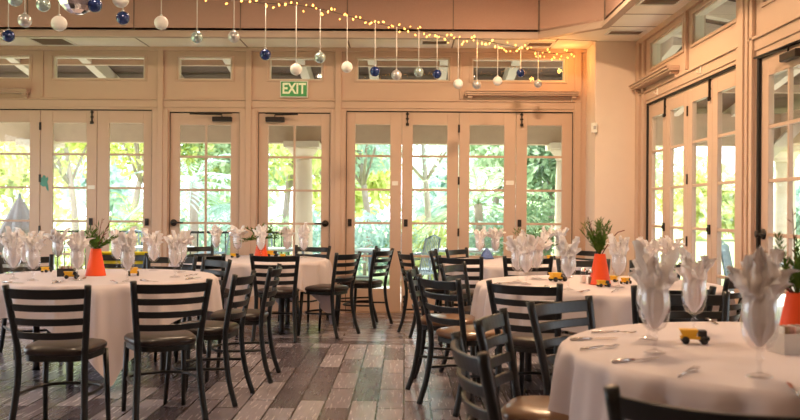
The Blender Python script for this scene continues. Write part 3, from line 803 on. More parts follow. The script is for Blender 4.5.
# toy trucks
def make_truck():
    r = empty('toy_truck', label='x', cat='toy truck')
    m = MB(); m.box(-.045,.02,-.02,.02,.016,.026); m.add([(-.05,-.024,.05),(.012,-.024,.05),(.012,.024,.05),(-.05,.024,.05),(-.038,-.018,.026),(.006,-.018,.026),(.006,.018,.026),(-.038,.018,.026)], [(0,1,2,3),(4,7,6,5),(0,4,5,1),(1,5,6,2),(2,6,7,3),(3,7,4,0)])
    a = m.build('dump_bed', M_yellow, r)
    m = MB(); m.box(.014,.042,-.019,.019,.014,.048); m.box(.042,.052,-.018,.018,.012,.026); b = m.build('cab', M_toyblk, r, bevel=.003)
    ks = [a, b]
    for x in (-.030, .032):
        for s in (-1, 1):
            w = MB(); w.tube([(x, s*.018, .013), (x, s*.030, .013)], .013, 14); ks.append(w.build('wheel', M_toyblk, r))
    reg(r, ks); return r
TRK = make_truck()
for px, py, rz, d, sc_ in ((71,279,.3,'yellow and black toy truck in front of the black caddy on left table',1.1), (133.5,276,1.9,'yellow and black toy truck beside goblets right of left table cone',1.35),
        (46,272.5,1.2,'tiny dark toy truck behind the front goblets on left table',.9),
        (694,343.5,-.2,'yellow and black toy truck at centre of the nearest table',1.15), (558,281.5,.4,'yellow and black toy truck left of shakers on middle table',1.35), (603.5,287,.2,'small yellow and black toy truck before the middle table cone',.95),
        (612,282,2.6,'small orange toy truck right behind the middle table cone',.95), (626,284,.9,'dark toy truck right of the lone goblet on middle table',.95), (235,258,0,'tiny yellow toy truck at left of the far table',1), (272,257,.3,'yellow and black toy truck right of centre on the far table',1.4),
        (283.5,258.5,1.4,'dark toy truck second from right on the far table',1), (551.5,260,.3,'yellow toy truck on the back right table between goblets',1)):
    x, y = on(px, py, TZ); inst(TRK, (x, y, TZ+.002), rz, d, 'toy trucks on the tables', (sc_,)*3)

# cutlery
def make_knife():
    r = empty('table_knife', label='x', cat='knife')
    m = MB(); m.tube([(0,0,.005),(0,.05,.006),(0,.10,.005)], [.006,.0075,.005], 8, True, .7); a = m.build('handle', M_steel, r)
    m = MB(); m.add([(-.006,.10,.004),(.006,.10,.004),(.009,.15,.004),(.009,.20,.004),(0,.225,.004),(-.006,.20,.004)] + [(-.006,.10,.006),(.006,.10,.006),(.009,.15,.005),(.009,.20,.005),(0,.225,.005),(-.006,.20,.006)],
        [(5,4,3,2,1,0),(6,7,8,9,10,11)]+[(i,(i+1)%6,6+(i+1)%6,6+i) for i in range(6)]); b = m.build('blade', M_steel, r)
    reg(r, [a, b]); return r
def make_fork():
    r = empty('table_fork', label='x', cat='fork')
    m = MB(); m.tube([(0,0,.005),(0,.06,.006),(0,.12,.010)], [.006,.005,.003], 8, True, .6); a = m.build('handle', M_steel, r)
    m = MB(); m.add([(-.004,.118,.008),(.004,.118,.008),(.013,.145,.006),(-.013,.145,.006),(-.004,.118,.011),(.004,.118,.011),(.013,.145,.008),(-.013,.145,.008)], [(3,2,1,0),(4,5,6,7),(0,1,5,4),(1,2,6,5),(2,3,7,6),(3,0,4,7)])
    for x in (-.0108,-.0036,.0036,.0108): m.tube([(x,.143,.007),(x,.17,.005),(x,.195,.010)], [.0022,.002,.0012], 5)
    b = m.build('tines', M_steel, r); reg(r, [a, b]); return r
KN, FK = make_knife(), make_fork()
def cut(src, px0, py0, px1, py1, label, g):
    a, b = Vector(on(px0, py0, TZ)), Vector(on(px1, py1, TZ)); d = b-a
    inst(src, (a.x, a.y, TZ+.002), math.atan2(d.y, d.x)-PI/2, label, g)
G = 'cutlery on the nearest table'
cut(KN, 571, 341, 606, 339.5, 'table knife at far left of nearest table, closest to cloth edge', G)
cut(FK, 581, 351, 629, 346, 'table fork on nearest table between the two left knives', G)
cut(FK, 592, 333.5, 636, 334, 'table fork at rear left of nearest table', G)
cut(KN, 613, 363.5, 660, 359, 'table knife on nearest table in front of the leftmost goblet', G)
cut(FK, 679, 378, 706, 365, 'table fork on nearest table before the toy truck', G)
cut(KN, 706, 319.5, 726, 329, 'table knife behind the second goblet on nearest table', G)
cut(KN, 800, 398, 782, 378, 'table knife at right front edge of nearest table', G)
cut(FK, 660, 322, 640, 326, 'table fork at rear of nearest table behind the left goblets', G)
G = 'cutlery on the left table'
cut(FK, 60, 283.5, 46, 279.5, 'table fork on left table left of the black caddy', G)
cut(KN, 52, 284, 66, 281, 'table knife on left table before the black caddy', G)
cut(FK, 117, 284, 104, 279, 'table fork on left table just right of the cone base', G)
cut(KN, 140, 281, 157, 282.5, 'table knife on left table right of the toy truck', G)
cut(FK, 185, 277, 206, 274, 'table fork at right end of left table', G)
cut(KN, 186, 280, 212, 276.5, 'table knife at right end of left table, nearer the edge', G)
cut(FK, 86, 278, 76, 285, 'table fork on left table left of the cone base', G)
cut(KN, 2, 283, 18, 284, 'table knife at far left edge of left table', G)
G = 'cutlery on the middle table'
cut(KN, 494, 285, 512, 283, 'table knife at far left of middle table', G)
cut(FK, 590, 291, 580, 293, 'table fork on middle table before the shakers', G)
cut(FK, 612, 293, 622, 288.5, 'table fork on middle table before the lone goblet', G)
cut(KN, 545, 287, 556, 289, 'table knife on middle table before the yellow toy', G)

# ------------------------------------------------------------------ ornaments and string lights
M_ribbon = mat('white_ribbon', (.82,.78,.76), .6)
M_navy = mat('navy_ornament', (.012,.035,.17), .18, .3, noise=.95, nscale=35, coat=.5)
M_silver = mat('silver_ornament', (.58,.57,.60), .3, .55, noise=.35, nscale=45)
M_tealo = mat('pale_teal_mosaic_ornament', (.42,.53,.54), .2, .5, noise=.6, nscale=60, coat=.4)
M_wht = mat('white_frosted_ornament', (.85,.82,.83), .55, noise=.05, nscale=80, bump=.3, bscale=90)
GP = [(200,-3,7.0),(232,0,7.5),(265,3,8.1),(295,5,8.4),(320,9,8.65),(346,15.5,8.9),(374,23,9.15),(396,27,9.3),(418,30,9.5),(436,34.5,9.65),(457,38.5,9.8),(476,39,9.9),(496,43.5,10.05),(520,48,10.2),(540,52,10.35),(556,53.5,10.5),(572,52,10.86)]
gp3 = [at(*g) for g in GP]
def gat(px):
    for i in range(len(GP)-1):
        if GP[i][0] <= px <= GP[i+1][0]:
            t = (px-GP[i][0])/(GP[i+1][0]-GP[i][0]); return gp3[i].lerp(gp3[i+1], t)
orn = []
def ornament(px, py, r_, kind, label):
    garl = px > 250
    if garl: top = gat(px); Y = top.y
    else: Y = {'w': .058}.get(kind, .052)*F/r_; top = None
    c = at(px, py, Y); r3 = r_*Y/F
    if not garl: top = Vector((c.x, c.y, ZT))
    m = {'n': M_navy, 's': M_silver, 't': M_tealo, 'w': M_wht}[kind]
    r = empty('ball_ornament', c, 0, label, 'ornament', 'hanging ball ornaments')
    MB().sphere((0,0,0), r3, 20, 12).build('ball', m, r)
    MB().lathe([(.011,r3-.003),(.011,r3+.009),(.004,r3+.012)], 10).build('cap', M_silver, r)
    L_ = top.z-c.z
    q = MB(); q.tube([(0,0,r3+.008), (top.x-c.x, top.y-c.y, L_-.0)], .0045, 4); q.build('ribbon', M_ribbon, r)
    orn.append(r)
for a in ((6,35.5,6.3,'n','navy ball ornament at extreme left, lowest there'), (12.5,-1.5,7.3,'t','pale teal ball ornament at top left edge, first cut by frame top'), (22.5,20,6.8,'s','silver ball ornament hanging second from left'),
          (41,4,7.2,'t','pale teal ball ornament left of the mirror ball at frame top'), (57,23,7.8,'w','white ball ornament just below left of the mirror ball'), (92.5,4.5,7.5,'n','navy ball ornament touching right of the mirror ball'),
          (118.5,-1,8.2,'w','white ball ornament cut by frame top above a navy one'), (121,17.7,6.8,'n','navy ball ornament below a white one, left top'), (159.5,22.5,7,'w','white ball ornament alone between navy and teal ones at top left'),
          (195.5,37,6,'t','pale teal ball ornament above the lever door'), (232.5,36.5,6,'s','silver ball ornament left of where the string lights start'), (264.2,54.5,5.7,'n','navy ball ornament above left of the EXIT sign'),
          (295,69.3,6,'w','white ball ornament directly above the EXIT sign'), (319,57.4,5.7,'t','pale teal ball ornament right of the EXIT sign'), (346,67,5.7,'w','white ball ornament above left edge of the right folding doors'),
          (374,71.5,5.2,'n','navy ball ornament over the first right folding leaf'), (395.5,75,5.2,'s','silver ball ornament right of the navy one over the right folding doors'), (417.7,72,5,'t','pale teal ball ornament over the second right folding leaf'),
          (436,74,4.7,'n','navy ball ornament before end of the wide transom'), (457.3,84,4.9,'w','white ball ornament between the two wide right transoms'), (476,84.7,4.5,'s','silver ball ornament at left of the last back transom'),
          (496.7,81,4.7,'w','white ball ornament before the last back transom'), (519.7,73,4.3,'n','small navy ball ornament before the last back transom'), (537,83.7,4.1,'s','small silver ball ornament, rightmost of all on the string')):
    ornament(*a)
# faceted mirror ball
Ym = 6.0; c = at(75, -5, Ym); mbll = empty('mirror_ball', c, .2, 'large faceted crystal ball cut by the top of the frame', 'mirror ball')
MB().sphere((0,0,0), 19.5*Ym/F, 16, 10).build('faceted_ball', mat('mirror_facets', (.75,.70,.70), .06, 1), mbll, flatshade=True)
q = MB(); q.tube([(0,0,.13),(0,0,ZT-c.z)], .004, 6); q.build('hanging_wire', M_dark, mbll)
# lights
sl = empty('string_lights', gp3[-1], 0, 'string of tiny warm fairy lights sagging from ceiling to back corner', 'string lights')
o3 = gp3[-1]
def smooth(P, n=6):
    out = []
    for i in range(len(P)-1):
        p0, p1, p2, p3 = P[max(i-1,0)], P[i], P[i+1], P[min(i+2,len(P)-1)]
        for k in range(n):
            t = k/n; out.append(.5*((2*p1)+(p2-p0)*t+(2*p0-5*p1+4*p2-p3)*t*t+(3*p1-p0-3*p2+p3)*t**3))
    out.append(P[-1]); return out
wire = [Vector((-2.29, 5.9, ZT))]+smooth(gp3)
MB().tube([p-o3 for p in wire], .003, 5).build('wire', M_dark, sl)
rnd = random.Random(3)
M_bulb = mat('warm_bulb', (1,.7,.3), .4, emit=(1,.40,.07), estr=5)
bulb_me = None
us = [i/45 for i in range(45)]
for i in range(98):
    u = (i/97); px = 205+ (572-205)*(u**.62)
    p = gat(px)-o3; p = p+Vector((rnd.uniform(-.02,.02), rnd.uniform(-.02,.02), rnd.uniform(-.05,.03)*(1+.6*u)))
    if bulb_me is None:
        b_ = MB(); b_.lathe([(.001,-.012),(.006,-.008),(.007,0),(.004,.008),(.001,.012)], 8); ob = b_.build('bulb', M_bulb, sl); bulb_me = ob
    else:
        ob = bulb_me.copy(); C.objects.link(ob); ob.parent = sl
    ob.location = p; ob.rotation_euler = (rnd.uniform(-1,1), rnd.uniform(-1,1), 0); s_ = rnd.uniform(.8,1.5); ob.scale = (s_,)*3

# recessed lamps in the tray ceiling
dl = empty('recessed_downlight', label='x', cat='ceiling lamp')
k1 = MB().lathe([(.085,-.008),(.10,-.008),(.10,0),(.085,0),(.085,-.008)], 24, cap=False).build('lamp_ring', M_white, dl)
k2 = MB().lathe([(.001,-.004),(.084,-.004),(.084,-.001),(.001,-.001)], 24).build('lamp_lens', mat('lamp_lens', (1,.85,.6), .5, emit=(1,.72,.42), estr=14), dl)
reg(dl, [k1, k2])
LAMPS = [(-4.6,1.5,'left wall near camera'),(-1.6,1.5,'left of camera'),(1.2,1.5,'right of camera'),(-4.6,4.8,'left wall middle'),(-1.6,4.8,'room centre'),(1.2,4.8,'right centre'),(-4.6,8.2,'left rear'),(-1.6,8.2,'rear centre'),(1.2,8.0,'rear right')]
LW = {0:.25, 1:.25, 2:.3, 3:.6, 6:.42, 4:1.1, 7:.85}
for i, (x, y, d) in enumerate(LAMPS):
    inst(dl, (x, y, ZT), 0, 'round recessed downlight in the tray ceiling, '+d, 'recessed downlights')
    l = bpy.data.lights.new('downlight', 'AREA'); l.shape = 'DISK'; l.size = .30; l.energy = 42*LW.get(i,1); l.color = (1,.72,.48)
    if i in (5,): l.energy *= 1.4
    if i == 8: l.energy *= 2.9
    if i in (5, 8): l.color = (1,.67,.39)
    lo = bpy.data.objects.new('downlight', l); C.objects.link(lo); lo.location = (x, y, ZT-.03)
# picture lamps over the right wall: wall wash lamps in the soffit strip
for i, (x, y) in enumerate(((2.48, 8.9), (2.48, 6.6), (1.2, 10.5), (-1.0, 10.5), (-3.4,10.5))):
    pass

# ------------------------------------------------------------------ outside: patio
st(MB().box(-16, 8.2, YB+.12, 15.0, -.16, -.02).build('ground_patio_back', M_bstone))
st(MB().box(XR+.12, 8.2, -4, YB+.12, -.16, -.02).build('ground_patio_side', M_bstone))
st(MB().box(-90, 100, -40, 140, -.30, -.17).build('ground_lawn', M_grass))
# roof over back patio: boards + rafters + beam, slope outwards
YO = 14.4; XO = 6.3; Zi, Zo = 3.62, 2.95
mb = MB()
k = 22
for i in range(k):
    t0, t1 = i/k, (i+1)/k; y0, y1 = YB+.12+(YO+.6-YB-.12)*t0, YB+.12+(YO+.6-YB-.12)*t1; za, zb = Zi+(Zo-Zi)*t0, Zi+(Zo-Zi)*t1
    mb.add([(-16,y0+.012,za),(8.2,y0+.012,za),(8.2,y1,zb),(-16,y1,zb),(-16,y0+.012,za+.04),(8.2,y0+.012,za+.04),(8.2,y1,zb+.04),(-16,y1,zb+.04)], [(3,2,1,0),(4,5,6,7),(0,1,5,4),(2,3,7,6),(0,4,7,3),(1,2,6,5)])
mb.add([(-16,YB+.12,Zi+.06),(8.2,YB+.12,Zi+.06),(8.2,YO+.6,Zo+.06),(-16,YO+.6,Zo+.06),(-16,YB+.12,Zi+.10),(8.2,YB+.12,Zi+.10),(8.2,YO+.6,Zo+.10),(-16,YO+.6,Zo+.10)], [(3,2,1,0),(4,5,6,7),(0,1,5,4),(1,2,6,5),(2,3,7,6),(3,0,4,7)])
st(mb.build('roof_back_patio', M_wood))
mb = MB()
for i in range(20):
    x = -13.2+i*.98; mb.add([(x-.06,YB+.13,Zi-.20),(x+.06,YB+.13,Zi-.20),(x+.06,YO+.45,Zo-.17),(x-.06,YO+.45,Zo-.17),(x-.06,YB+.13,Zi),(x+.06,YB+.13,Zi),(x+.06,YO+.45,Zo),(x-.06,YO+.45,Zo)], [(3,2,1,0),(4,5,6,7),(0,1,5,4),(1,2,6,5),(2,3,7,6),(3,0,4,7)])
st(mb.build('beam_back_rafters', M_raft))
mb = MB()
for yy in (11.9, 12.9): 
    zz = Zi+(Zo-Zi)*(yy-YB)/(YO-YB)-.10; mb.box(-16, 8.2, yy-.04, yy+.04, zz-.06, zz+.06)
st(mb.build('beam_back_purlins', M_beam))
st(MB().box(-16, XO+.15, YO-.12, YO+.12, 2.40, 2.93).build('beam_patio_back', M_beam))
# side patio roof
mb = MB()
for i in range(k):
    t0, t1 = i/k, (i+1)/k; x0, x1 = XR+.12+(XO+.6-XR-.12)*t0, XR+.12+(XO+.6-XR-.12)*t1; za, zb = Zi+(Zo-Zi)*t0, Zi+(Zo-Zi)*t1
    mb.add([(x0+.012,-4,za),(x1,-4,zb),(x1,11,zb),(x0+.012,11,za),(x0+.012,-4,za+.04),(x1,-4,zb+.04),(x1,11,zb+.04),(x0+.012,11,za+.04)], [(3,2,1,0),(4,5,6,7),(0,1,5,4),(1,2,6,5),(2,3,7,6),(3,0,4,7)])
mb.add([(XR+.12,-4,Zi+.06),(XO+.6,-4,Zo+.06),(XO+.6,11,Zo+.06),(XR+.12,11,Zi+.06),(XR+.12,-4,Zi+.1),(XO+.6,-4,Zo+.1),(XO+.6,11,Zo+.1),(XR+.12,11,Zi+.1)], [(3,2,1,0),(4,5,6,7),(0,1,5,4),(1,2,6,5),(2,3,7,6),(3,0,4,7)])
st(mb.build('roof_side_patio', M_wood))
mb = MB()
for i in range(15):
    y = -3.5+i*.98; mb.add([(XR+.13,y-.06,Zi-.20),(XO+.45,y-.06,Zo-.17),(XO+.45,y+.06,Zo-.17),(XR+.13,y+.06,Zi-.20),(XR+.13,y-.06,Zi),(XO+.45,y-.06,Zo),(XO+.45,y+.06,Zo),(XR+.13,y+.06,Zi)], [(3,2,1,0),(4,5,6,7),(0,1,5,4),(1,2,6,5),(2,3,7,6),(3,0,4,7)])
for y in (10.6, 13.6):
    mb.obox((XO-.45, y, 2.35), (.6*.7,0,-.6*.0+.42), (0,.05,0), (-.05,0,.05))
st(mb.build('beam_side_rafters', M_raft))
mb = MB(); mb.box(XO-.12, XO+.12, -4, YO-.12, 2.40, 2.93)
for y in (4.0, 8.0, 12.0):
    for s in (-1, 1): mb.obox((XO, y+s*.55, 2.12), (0,s*.42,.42), (.05,0,0), (0,-.05,.05*s))
st(mb.build('beam_patio_side', M_beam))
# columns
col = empty('patio_column', label='x', cat='column')
a_ = MB().lathe([(.20,.0),(.20,.10),(.185,.14),(.175,.16),(.172,.9),(.165,1.6),(.150,2.10),(.150,2.14)], 28).build('shaft', M_colm, col)
b_ = MB(); b_.lathe([(.155,2.14),(.17,2.17),(.17,2.19),(.20,2.23),(.24,2.28),(.25,2.30),(.25,2.32)], 28); b_.box(-.29,.29,-.29,.29,2.32,2.42); b_ = b_.build('capital', M_colm, col)
c_ = MB(); c_.box(-.26,.26,-.26,.26,-.02,.06); c_ = c_.build('plinth', M_colm, col); reg(col, [a_, b_, c_])
for x, y, d in (((302.5-405)/F*YO, YO, 'seen through the right single glass door'), ((565-405)/F*YO, YO, 'beyond the rightmost back folding leaf'), ((39-405)/F*YO, YO, 'behind the left folding door stile'), ((-215-405)/F*YO, YO, 'beyond the left frame edge'),
                (XO, YO, 'at the patio corner'), (XO, 10.0, 'outside the right wall folding doors'), (XO, 5.6, 'outside the right wall nearer the camera')):
    inst(col, (x, y, 0), 0, 'cream round patio column '+d, 'patio columns')

# railing behind the patio
rl = empty('iron_railing', (0,0,0), 0, 'low black iron railing along the patio edge beyond the left doors', 'railing')
m = MB(); m.box(-9, -1.75, 14.78, 14.81, .88, .92); m.box(-9, -1.75, 14.78, 14.81, .05, .08); m.build('rail', M_iron, rl)
m = MB()
for i in range(60): x = -8.95+i*.12; m.box(x-.007, x+.007, 14.787, 14.803, .08, .88)
m.build('balusters', M_iron, rl)
m = MB(); 
for x in (-9,-6.6,-4.2,-1.78): m.box(x-.02, x+.02, 14.775, 14.815, -.02, .95)
m.build('posts', M_iron, rl)

# patio furniture
pc = empty('patio_chair', label='x', cat='patio chair'); ks = []
for s in (-1, 1):
    m = MB(); m.tube([(s*.24,.24,0),(s*.24,.22,.62),(s*.24,.05,.66),(s*.24,-.22,.64)], .014, 6); ks.append(m.build('arm_leg', M_pmetal, pc))
    m = MB(); m.tube([(s*.23,-.26,0),(s*.23,-.20,.42),(s*.22,-.30,.92)], .014, 6); ks.append(m.build('rear_leg', M_pmetal, pc))
m = MB(); m.box(-.23,.23,-.20,.23,.41,.44); ks.append(m.build('seat', M_pmetal, pc))
m = MB(); m.tube([(-.22,-.30,.92),(0,-.32,.97),(.22,-.30,.92)], .014, 6)
for i in range(7): x = -.16+i*.053; m.box(x-.010, x+.010, -.0, .008, .0, .5, lambda v: Vector((v.x, -.205-.2*v.z+v.y, .44+v.z)))
ks.append(m.build('backrest', M_pmetal, pc)); reg(pc, ks)
pt = empty('patio_table', label='x', cat='patio table')
a_ = MB().lathe([(.50,.715),(.51,.72),(.51,.735),(.50,.74)], 32).build('tabletop', M_ptop, pt)
b_ = MB().lathe([(.03,.03),(.03,.715)], 10).build('pedestal', M_pmetal, pt)
c_ = MB().lathe([(.25,-.0),(.25,.02),(.03,.04)], 20).build('base', M_pmetal, pt); reg(pt, [a_, b_, c_])
for x, y, d in ((-5.5,12.9,'beyond the leftmost leaf'),(-3.7,13.1,'beyond the lever door'),(-2.0,12.7,'beyond the single doors'),(-.5,12.6,'beyond the first right folding leaf'),(.9,12.9,'beyond the middle right folding leaves'),(4.6,9.6,'outside the right wall far leaf'),(4.7,7.4,'outside the right wall single door')):
    inst(pt, (x, y, -.02), 0, 'round blue-grey patio table '+d, 'patio tables')
i = 0
for tx, ty, d in ((-5.5,12.9,'leftmost'),(-3.7,13.1,'lever door'),(-2.0,12.7,'single doors'),(-.5,12.6,'first right leaf'),(.9,12.9,'middle right leaves'),(4.6,9.6,'right wall far'),(4.7,7.4,'right wall near')):
    for a, dd in ((-.5,'on its right'),(2.6,'on its left')):
        a2 = a+.35*((i*37) % 5-2); x, y = tx+.72*math.cos(a2), ty+.72*math.sin(a2); i += 1
        inst(pc, (x, y, -.02), math.atan2(ty-y, tx-x)-PI/2, 'blue-grey metal patio armchair at the %s patio table, %s' % (d, dd), 'patio chairs')
# closed umbrella beyond far left leaf
um = empty('closed_umbrella', (-5.45, 12.2, -.02), 0, 'closed grey patio umbrella standing outside the leftmost door leaf', 'umbrella')
m = MB(); vs = []; fs = []; n_, kk = 48, 12
for i in range(kk+1):
    t = i/kk
    for j in range(n_):
        a = 2*PI*j/n_; r = (.03+.36*t**.8)*(1+.22*math.sin(8*a)*min(1,t*2)); vs.append((r*math.cos(a), r*math.sin(a), 1.45-1.0*t+.05*math.sin(8*a)*t))
for i in range(kk):
    for j in range(n_): fs.append((i*n_+j,i*n_+(j+1)%n_,(i+1)*n_+(j+1)%n_,(i+1)*n_+j))
m.add(vs, fs, True); m.build('canopy', mat('grey_canvas', (.42,.40,.42), .8, noise=.1), um)
m = MB(); m.tube([(0,0,0),(0,0,1.52)], .02, 8); m.build('pole', M_pmetal, um); m = MB(); m.lathe([(.25,0),(.25,.05),(.04,.08)], 20); m.build('base', M_pmetal, um)

# ------------------------------------------------------------------ garden
def leafcloud(mb, c, rx, ry, rz, n, s, rnd, shell=.35):
    for i in range(n):
        while True:
            p = Vector((rnd.uniform(-1,1), rnd.uniform(-1,1), rnd.uniform(-1,1)))
            if shell < p.length < 1: break
        p = Vector((c[0]+p.x*rx, c[1]+p.y*ry, c[2]+p.z*rz))
        a = Vector((rnd.gauss(0,1), rnd.gauss(0,1), rnd.gauss(0,1))).normalized(); b = a.cross(Vector((rnd.gauss(0,1), rnd.gauss(0,1), rnd.gauss(0,1)))).normalized()
        k = s*rnd.uniform(.6,1.3); mb.add([p-a*k, p+b*k*.45, p+a*k, p-b*k*.45], [(0,1,2,3)])
def tree(x, y, h, r, m, label, seed, n=2400, s=.12, kind='tree', low=.36, group='garden trees beyond the patio'):
    rnd = random.Random(seed); t = empty('garden_tree', (x, y, -.17), 0, label, 'tree', group)
    q = MB(); lean = rnd.uniform(-.5,.5); q.tube([(0,0,0),(lean*.3,0,h*.25),(lean,0,h*.55)], [.11,.08,.05], 8)
    for k in range(5):
        a = rnd.uniform(0,2*PI); q.tube([(lean*.6,0,h*.35),(lean+math.cos(a)*r*.3,math.sin(a)*r*.3,h*.5),(lean+math.cos(a)*r*.7,math.sin(a)*r*.7,h*.72)], [.04,.03,.015], 6)
    q.build('trunk', M_bark, t)
    g = MB()
    for k in range(9):
        a = rnd.uniform(0,2*PI); d = rnd.uniform(0,.75)*r; cz = h*(low+(1-low)*rnd.uniform(.15,.8))
        leafcloud(g, (lean+math.cos(a)*d, math.sin(a)*d, cz), r*.5, r*.5, r*.42, n//9, s, rnd)
    g.build('foliage', m, t)
def bush(x, y, r, h, m, label, seed, n=700, s=.09):
    rnd = random.Random(seed); t = empty('garden_bush', (x, y, -.17), 0, label, 'bush', 'garden bushes beyond the patio')
    g = MB()
    for k in range(4): leafcloud(g, (rnd.uniform(-.5,.5)*r, rnd.uniform(-.4,.4)*r, h*rnd.uniform(.4,.6)), r*.7, r*.6, h*.45, n//4, s, rnd, .2)
    g.build('foliage', m, t); q = MB(); q.tube([(0,0,0),(0,0,h*.5)], .04, 6); q.build('stem', M_bark, t)
def palm(x, y, h, L_, m, label, seed, nf=16):
    rnd = random.Random(seed); t = empty('garden_palm', (x, y, -.17), 0, label, 'palm', 'garden palms beyond the patio')
    q = MB(); q.tube([(0,0,0),(.05,0,h*.5),(0,0,h)], [.12,.09,.08], 8); q.build('trunk', M_bark, t)
    g = MB()
    for f in range(nf):
        a = 2*PI*f/nf+rnd.uniform(-.2,.2); e = rnd.uniform(-.2,1.2); d = Vector((math.cos(a)*math.cos(e), math.sin(a)*math.cos(e), math.sin(e))); side = d.cross(Vector((0,0,1))).normalized()
        P = [Vector((0,0,h))+d*L_*u+Vector((0,0,-.45*L_*u*u)) for u in [i/12 for i in range(13)]]
        g.tube(P, .010, 4)
        for i in range(2, 12):
            for s_ in (-1, 1):
                w = (.34*L_)*(1-abs(i/12-.45)); b = P[i]; tip = b+side*s_*w+(P[i+1]-b)*3+Vector((0,0,-.12*w)); g.add([b, b+(P[i+1]-b)*.45+side*s_*w*.3, tip], [(0,1,2)])
    g.build('fronds', m, t)
A = lambda px, Y: (px-405)/F*Y
spec = [(-20,21,6.0,2.6,0,'yellow-green leafy tree beyond the leftmost leaf'), (40,23,6.2,2.4,0,'yellow-green tree beyond the first full folding leaf'), (78,20.5,5.8,2.0,0,'bright yellow-green tree beyond the second folding leaf'),
        (128,21,6.0,2.2,0,'bright tree beyond the third left folding leaf'), (190,22,5.5,1.8,1,'green tree beyond left half of the lever door'), (225,21,5.0,1.7,1,'mid green tree beyond right half of the lever door'),
        (283,20,5.6,1.9,0,'yellow-green tree left of the visible column'), (330,24,6.0,2.2,1,'mid green tree right of the visible column'), (372,21,5.8,2.0,2,'blue-green tree beyond the first right folding leaf'),
        (430,23,6.4,2.6,2,'pale green tree beyond the second right folding leaf'), (486,19,5.0,1.7,1,'green tree beyond the third right folding leaf'), (545,18.5,4.8,1.6,3,'dark green tree beyond the last back leaf'), (600,20,5.5,2.2,1,'green tree beyond the back corner of the room')]
for i, (px, Y, h, r, mi, lab) in enumerate(spec): tree(A(px, Y), Y, h, r, LM[mi], lab, 100+i)
for i, (px, Y, r, h, mi, lab) in enumerate([(12,19,.8,.9,0,'low bright bush beyond the leftmost leaf'),(100,20,1.2,1.0,0,'low yellow-green bush beyond the left stile'),(136,19,.7,1.3,1,'small green bush beyond the third left leaf'),(214,18.5,1.1,1.5,2,'blue-green bush beyond the lever door'),
        (270,18,.9,1.4,1,'green bush left of the visible column'),(325,18,.7,1.6,2,'blue-green bush right of the visible column'),(365,17.5,.9,1.5,2,'blue-green bush beyond first right leaf'),(395,17.5,.9,1.3,2,'blue-green bush behind the notice stile'),(430,17,.9,1.35,0,'pale bush beyond second right leaf'),
        (480,16.6,.8,1.6,2,'blue-green bush beyond third right leaf'),(508,16.8,.8,1.5,1,'green bush behind the fourth right stile'),(545,16.2,.8,2.2,3,'tall dark bush beyond the last back leaf')]):
    bush(A(px, Y), Y, r, h, LM[mi], lab, 200+i)
palm(A(192,17.5), 17.5, 2.0, 1.5, LM[2], 'feathery palm beyond the left half of the lever door', 1)
palm(A(135,18.5), 18.5, 1.1, 1.5, LM[0], 'bright low palm beyond the third left folding leaf', 2)
palm(A(478,16.2), 16.2, 1.6, 1.5, LM[1], 'fan palm beyond the third right folding leaf', 3, 20)
palm(A(530,18.6), 18.6, 1.5, 1.4, LM[3], 'dark fan palm beyond the last back folding leaf', 4, 20)
palm(A(240,18.9), 18.9, 1.6, 1.3, LM[2], 'small palm at the right edge of the lever door', 5)
# right side garden
for i, (x, y, h, r, mi, lab) in enumerate([(12,20,6,2.4,1,'green tree outside right wall, farthest'),(13,25,7,3,0,'tall bright tree outside the right wall folding leaves'),(10,14,5.6,1.8,1,'green tree outside right wall folding leaves, nearer'),(12.5,16.5,6,2.2,2,'blue-green tree outside the right wall'),(10.5,11.5,5.4,1.8,0,'bright tree outside the right single door'),(13,8.5,6,2.4,1,'green tree outside far right, near camera'),(20,24,7,3,0,'distant bright tree on the right side lawn')]):
    tree(x, y, h, r, LM[mi], lab, 300+i, group='garden trees outside the right wall')
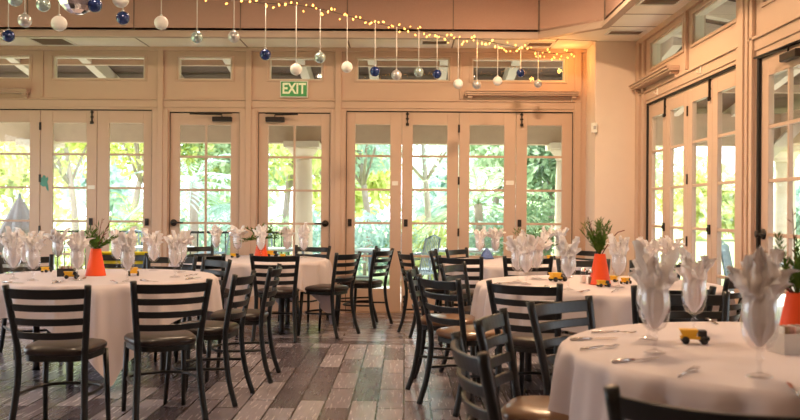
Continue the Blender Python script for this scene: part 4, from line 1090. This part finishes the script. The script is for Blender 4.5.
# distant hedge line
rnd = random.Random(77)
for i in range(16):
    x = -42+i*6.4; t = 50+rnd.uniform(-4,4)
    tree(x, t, rnd.uniform(4.5,6.5), 3.1, LM[(i*5) % 3], 'hazy distant tree in the line beyond the lawn', 400+i, 1000, .42, low=.1, group='distant trees beyond the lawn')
    
# ------------------------------------------------------------------ light
wld = bpy.data.worlds.new('sky'); sc.world = wld; wld.use_nodes = True; nt = wld.node_tree
bg = nt.nodes['Background']; bg.inputs[0].default_value = (.82,.89,1,1); bg.inputs[1].default_value = 5.0
s = bpy.data.lights.new('sun', 'SUN'); s.energy = 15; s.color = (1,.95,.82); s.angle = .01
so_ = bpy.data.objects.new('sun', s); C.objects.link(so_); so_.rotation_euler = (math.radians(-38), math.radians(-22), 0)
so_.rotation_euler = Vector((-.30,.66,.68)).to_track_quat('Z','Y').to_euler()
# warm glow of the light string on the corner
for px, e in ((566, 3.2), (545, 2.2), (515, 1.6), (480,.8)):
    l = bpy.data.lights.new('fairy_glow', 'POINT'); l.energy = e; l.color = (1,.42,.09); l.shadow_soft_size = .03
    lo = bpy.data.objects.new('fairy_glow', l); C.objects.link(lo); lo.location = gat(px)+Vector((0,-.06,-.14))

# ------------------------------------------------------------------ camera
cd = bpy.data.cameras.new('camera'); cam = bpy.data.objects.new('camera', cd); C.objects.link(cam); sc.camera = cam
cd.sensor_width = 36; cd.lens = F/800*36; cd.clip_end = 500
fw = Vector((-.0058, 1, .0016)).normalized(); R0 = fw.cross(Vector((0,0,1))).normalized(); U0 = R0.cross(fw)
rho = .0065; Rv = R0*math.cos(rho)+U0*math.sin(rho); Uv = U0*math.cos(rho)-R0*math.sin(rho)
Mx = Matrix((Rv, Uv, -fw)).transposed().to_4x4(); Mx.translation = Vector((0,0,H)); cam.matrix_world = Mx
cd.dof.use_dof = True; cd.dof.focus_distance = 7.6; cd.dof.aperture_fstop = 3.2
sc.view_settings.view_transform = 'Standard'; sc.view_settings.look = 'None'; sc.view_settings.gamma = 1; sc.view_settings.use_curve_mapping = False
sc.view_settings.exposure = 0.14
sc.cycles.use_denoising = True
sc.cycles.max_bounces = 8; sc.cycles.transparent_max_bounces = 24; sc.cycles.caustics_reflective = False; sc.cycles.caustics_refractive = False
sc.cycles.sample_clamp_indirect = 6
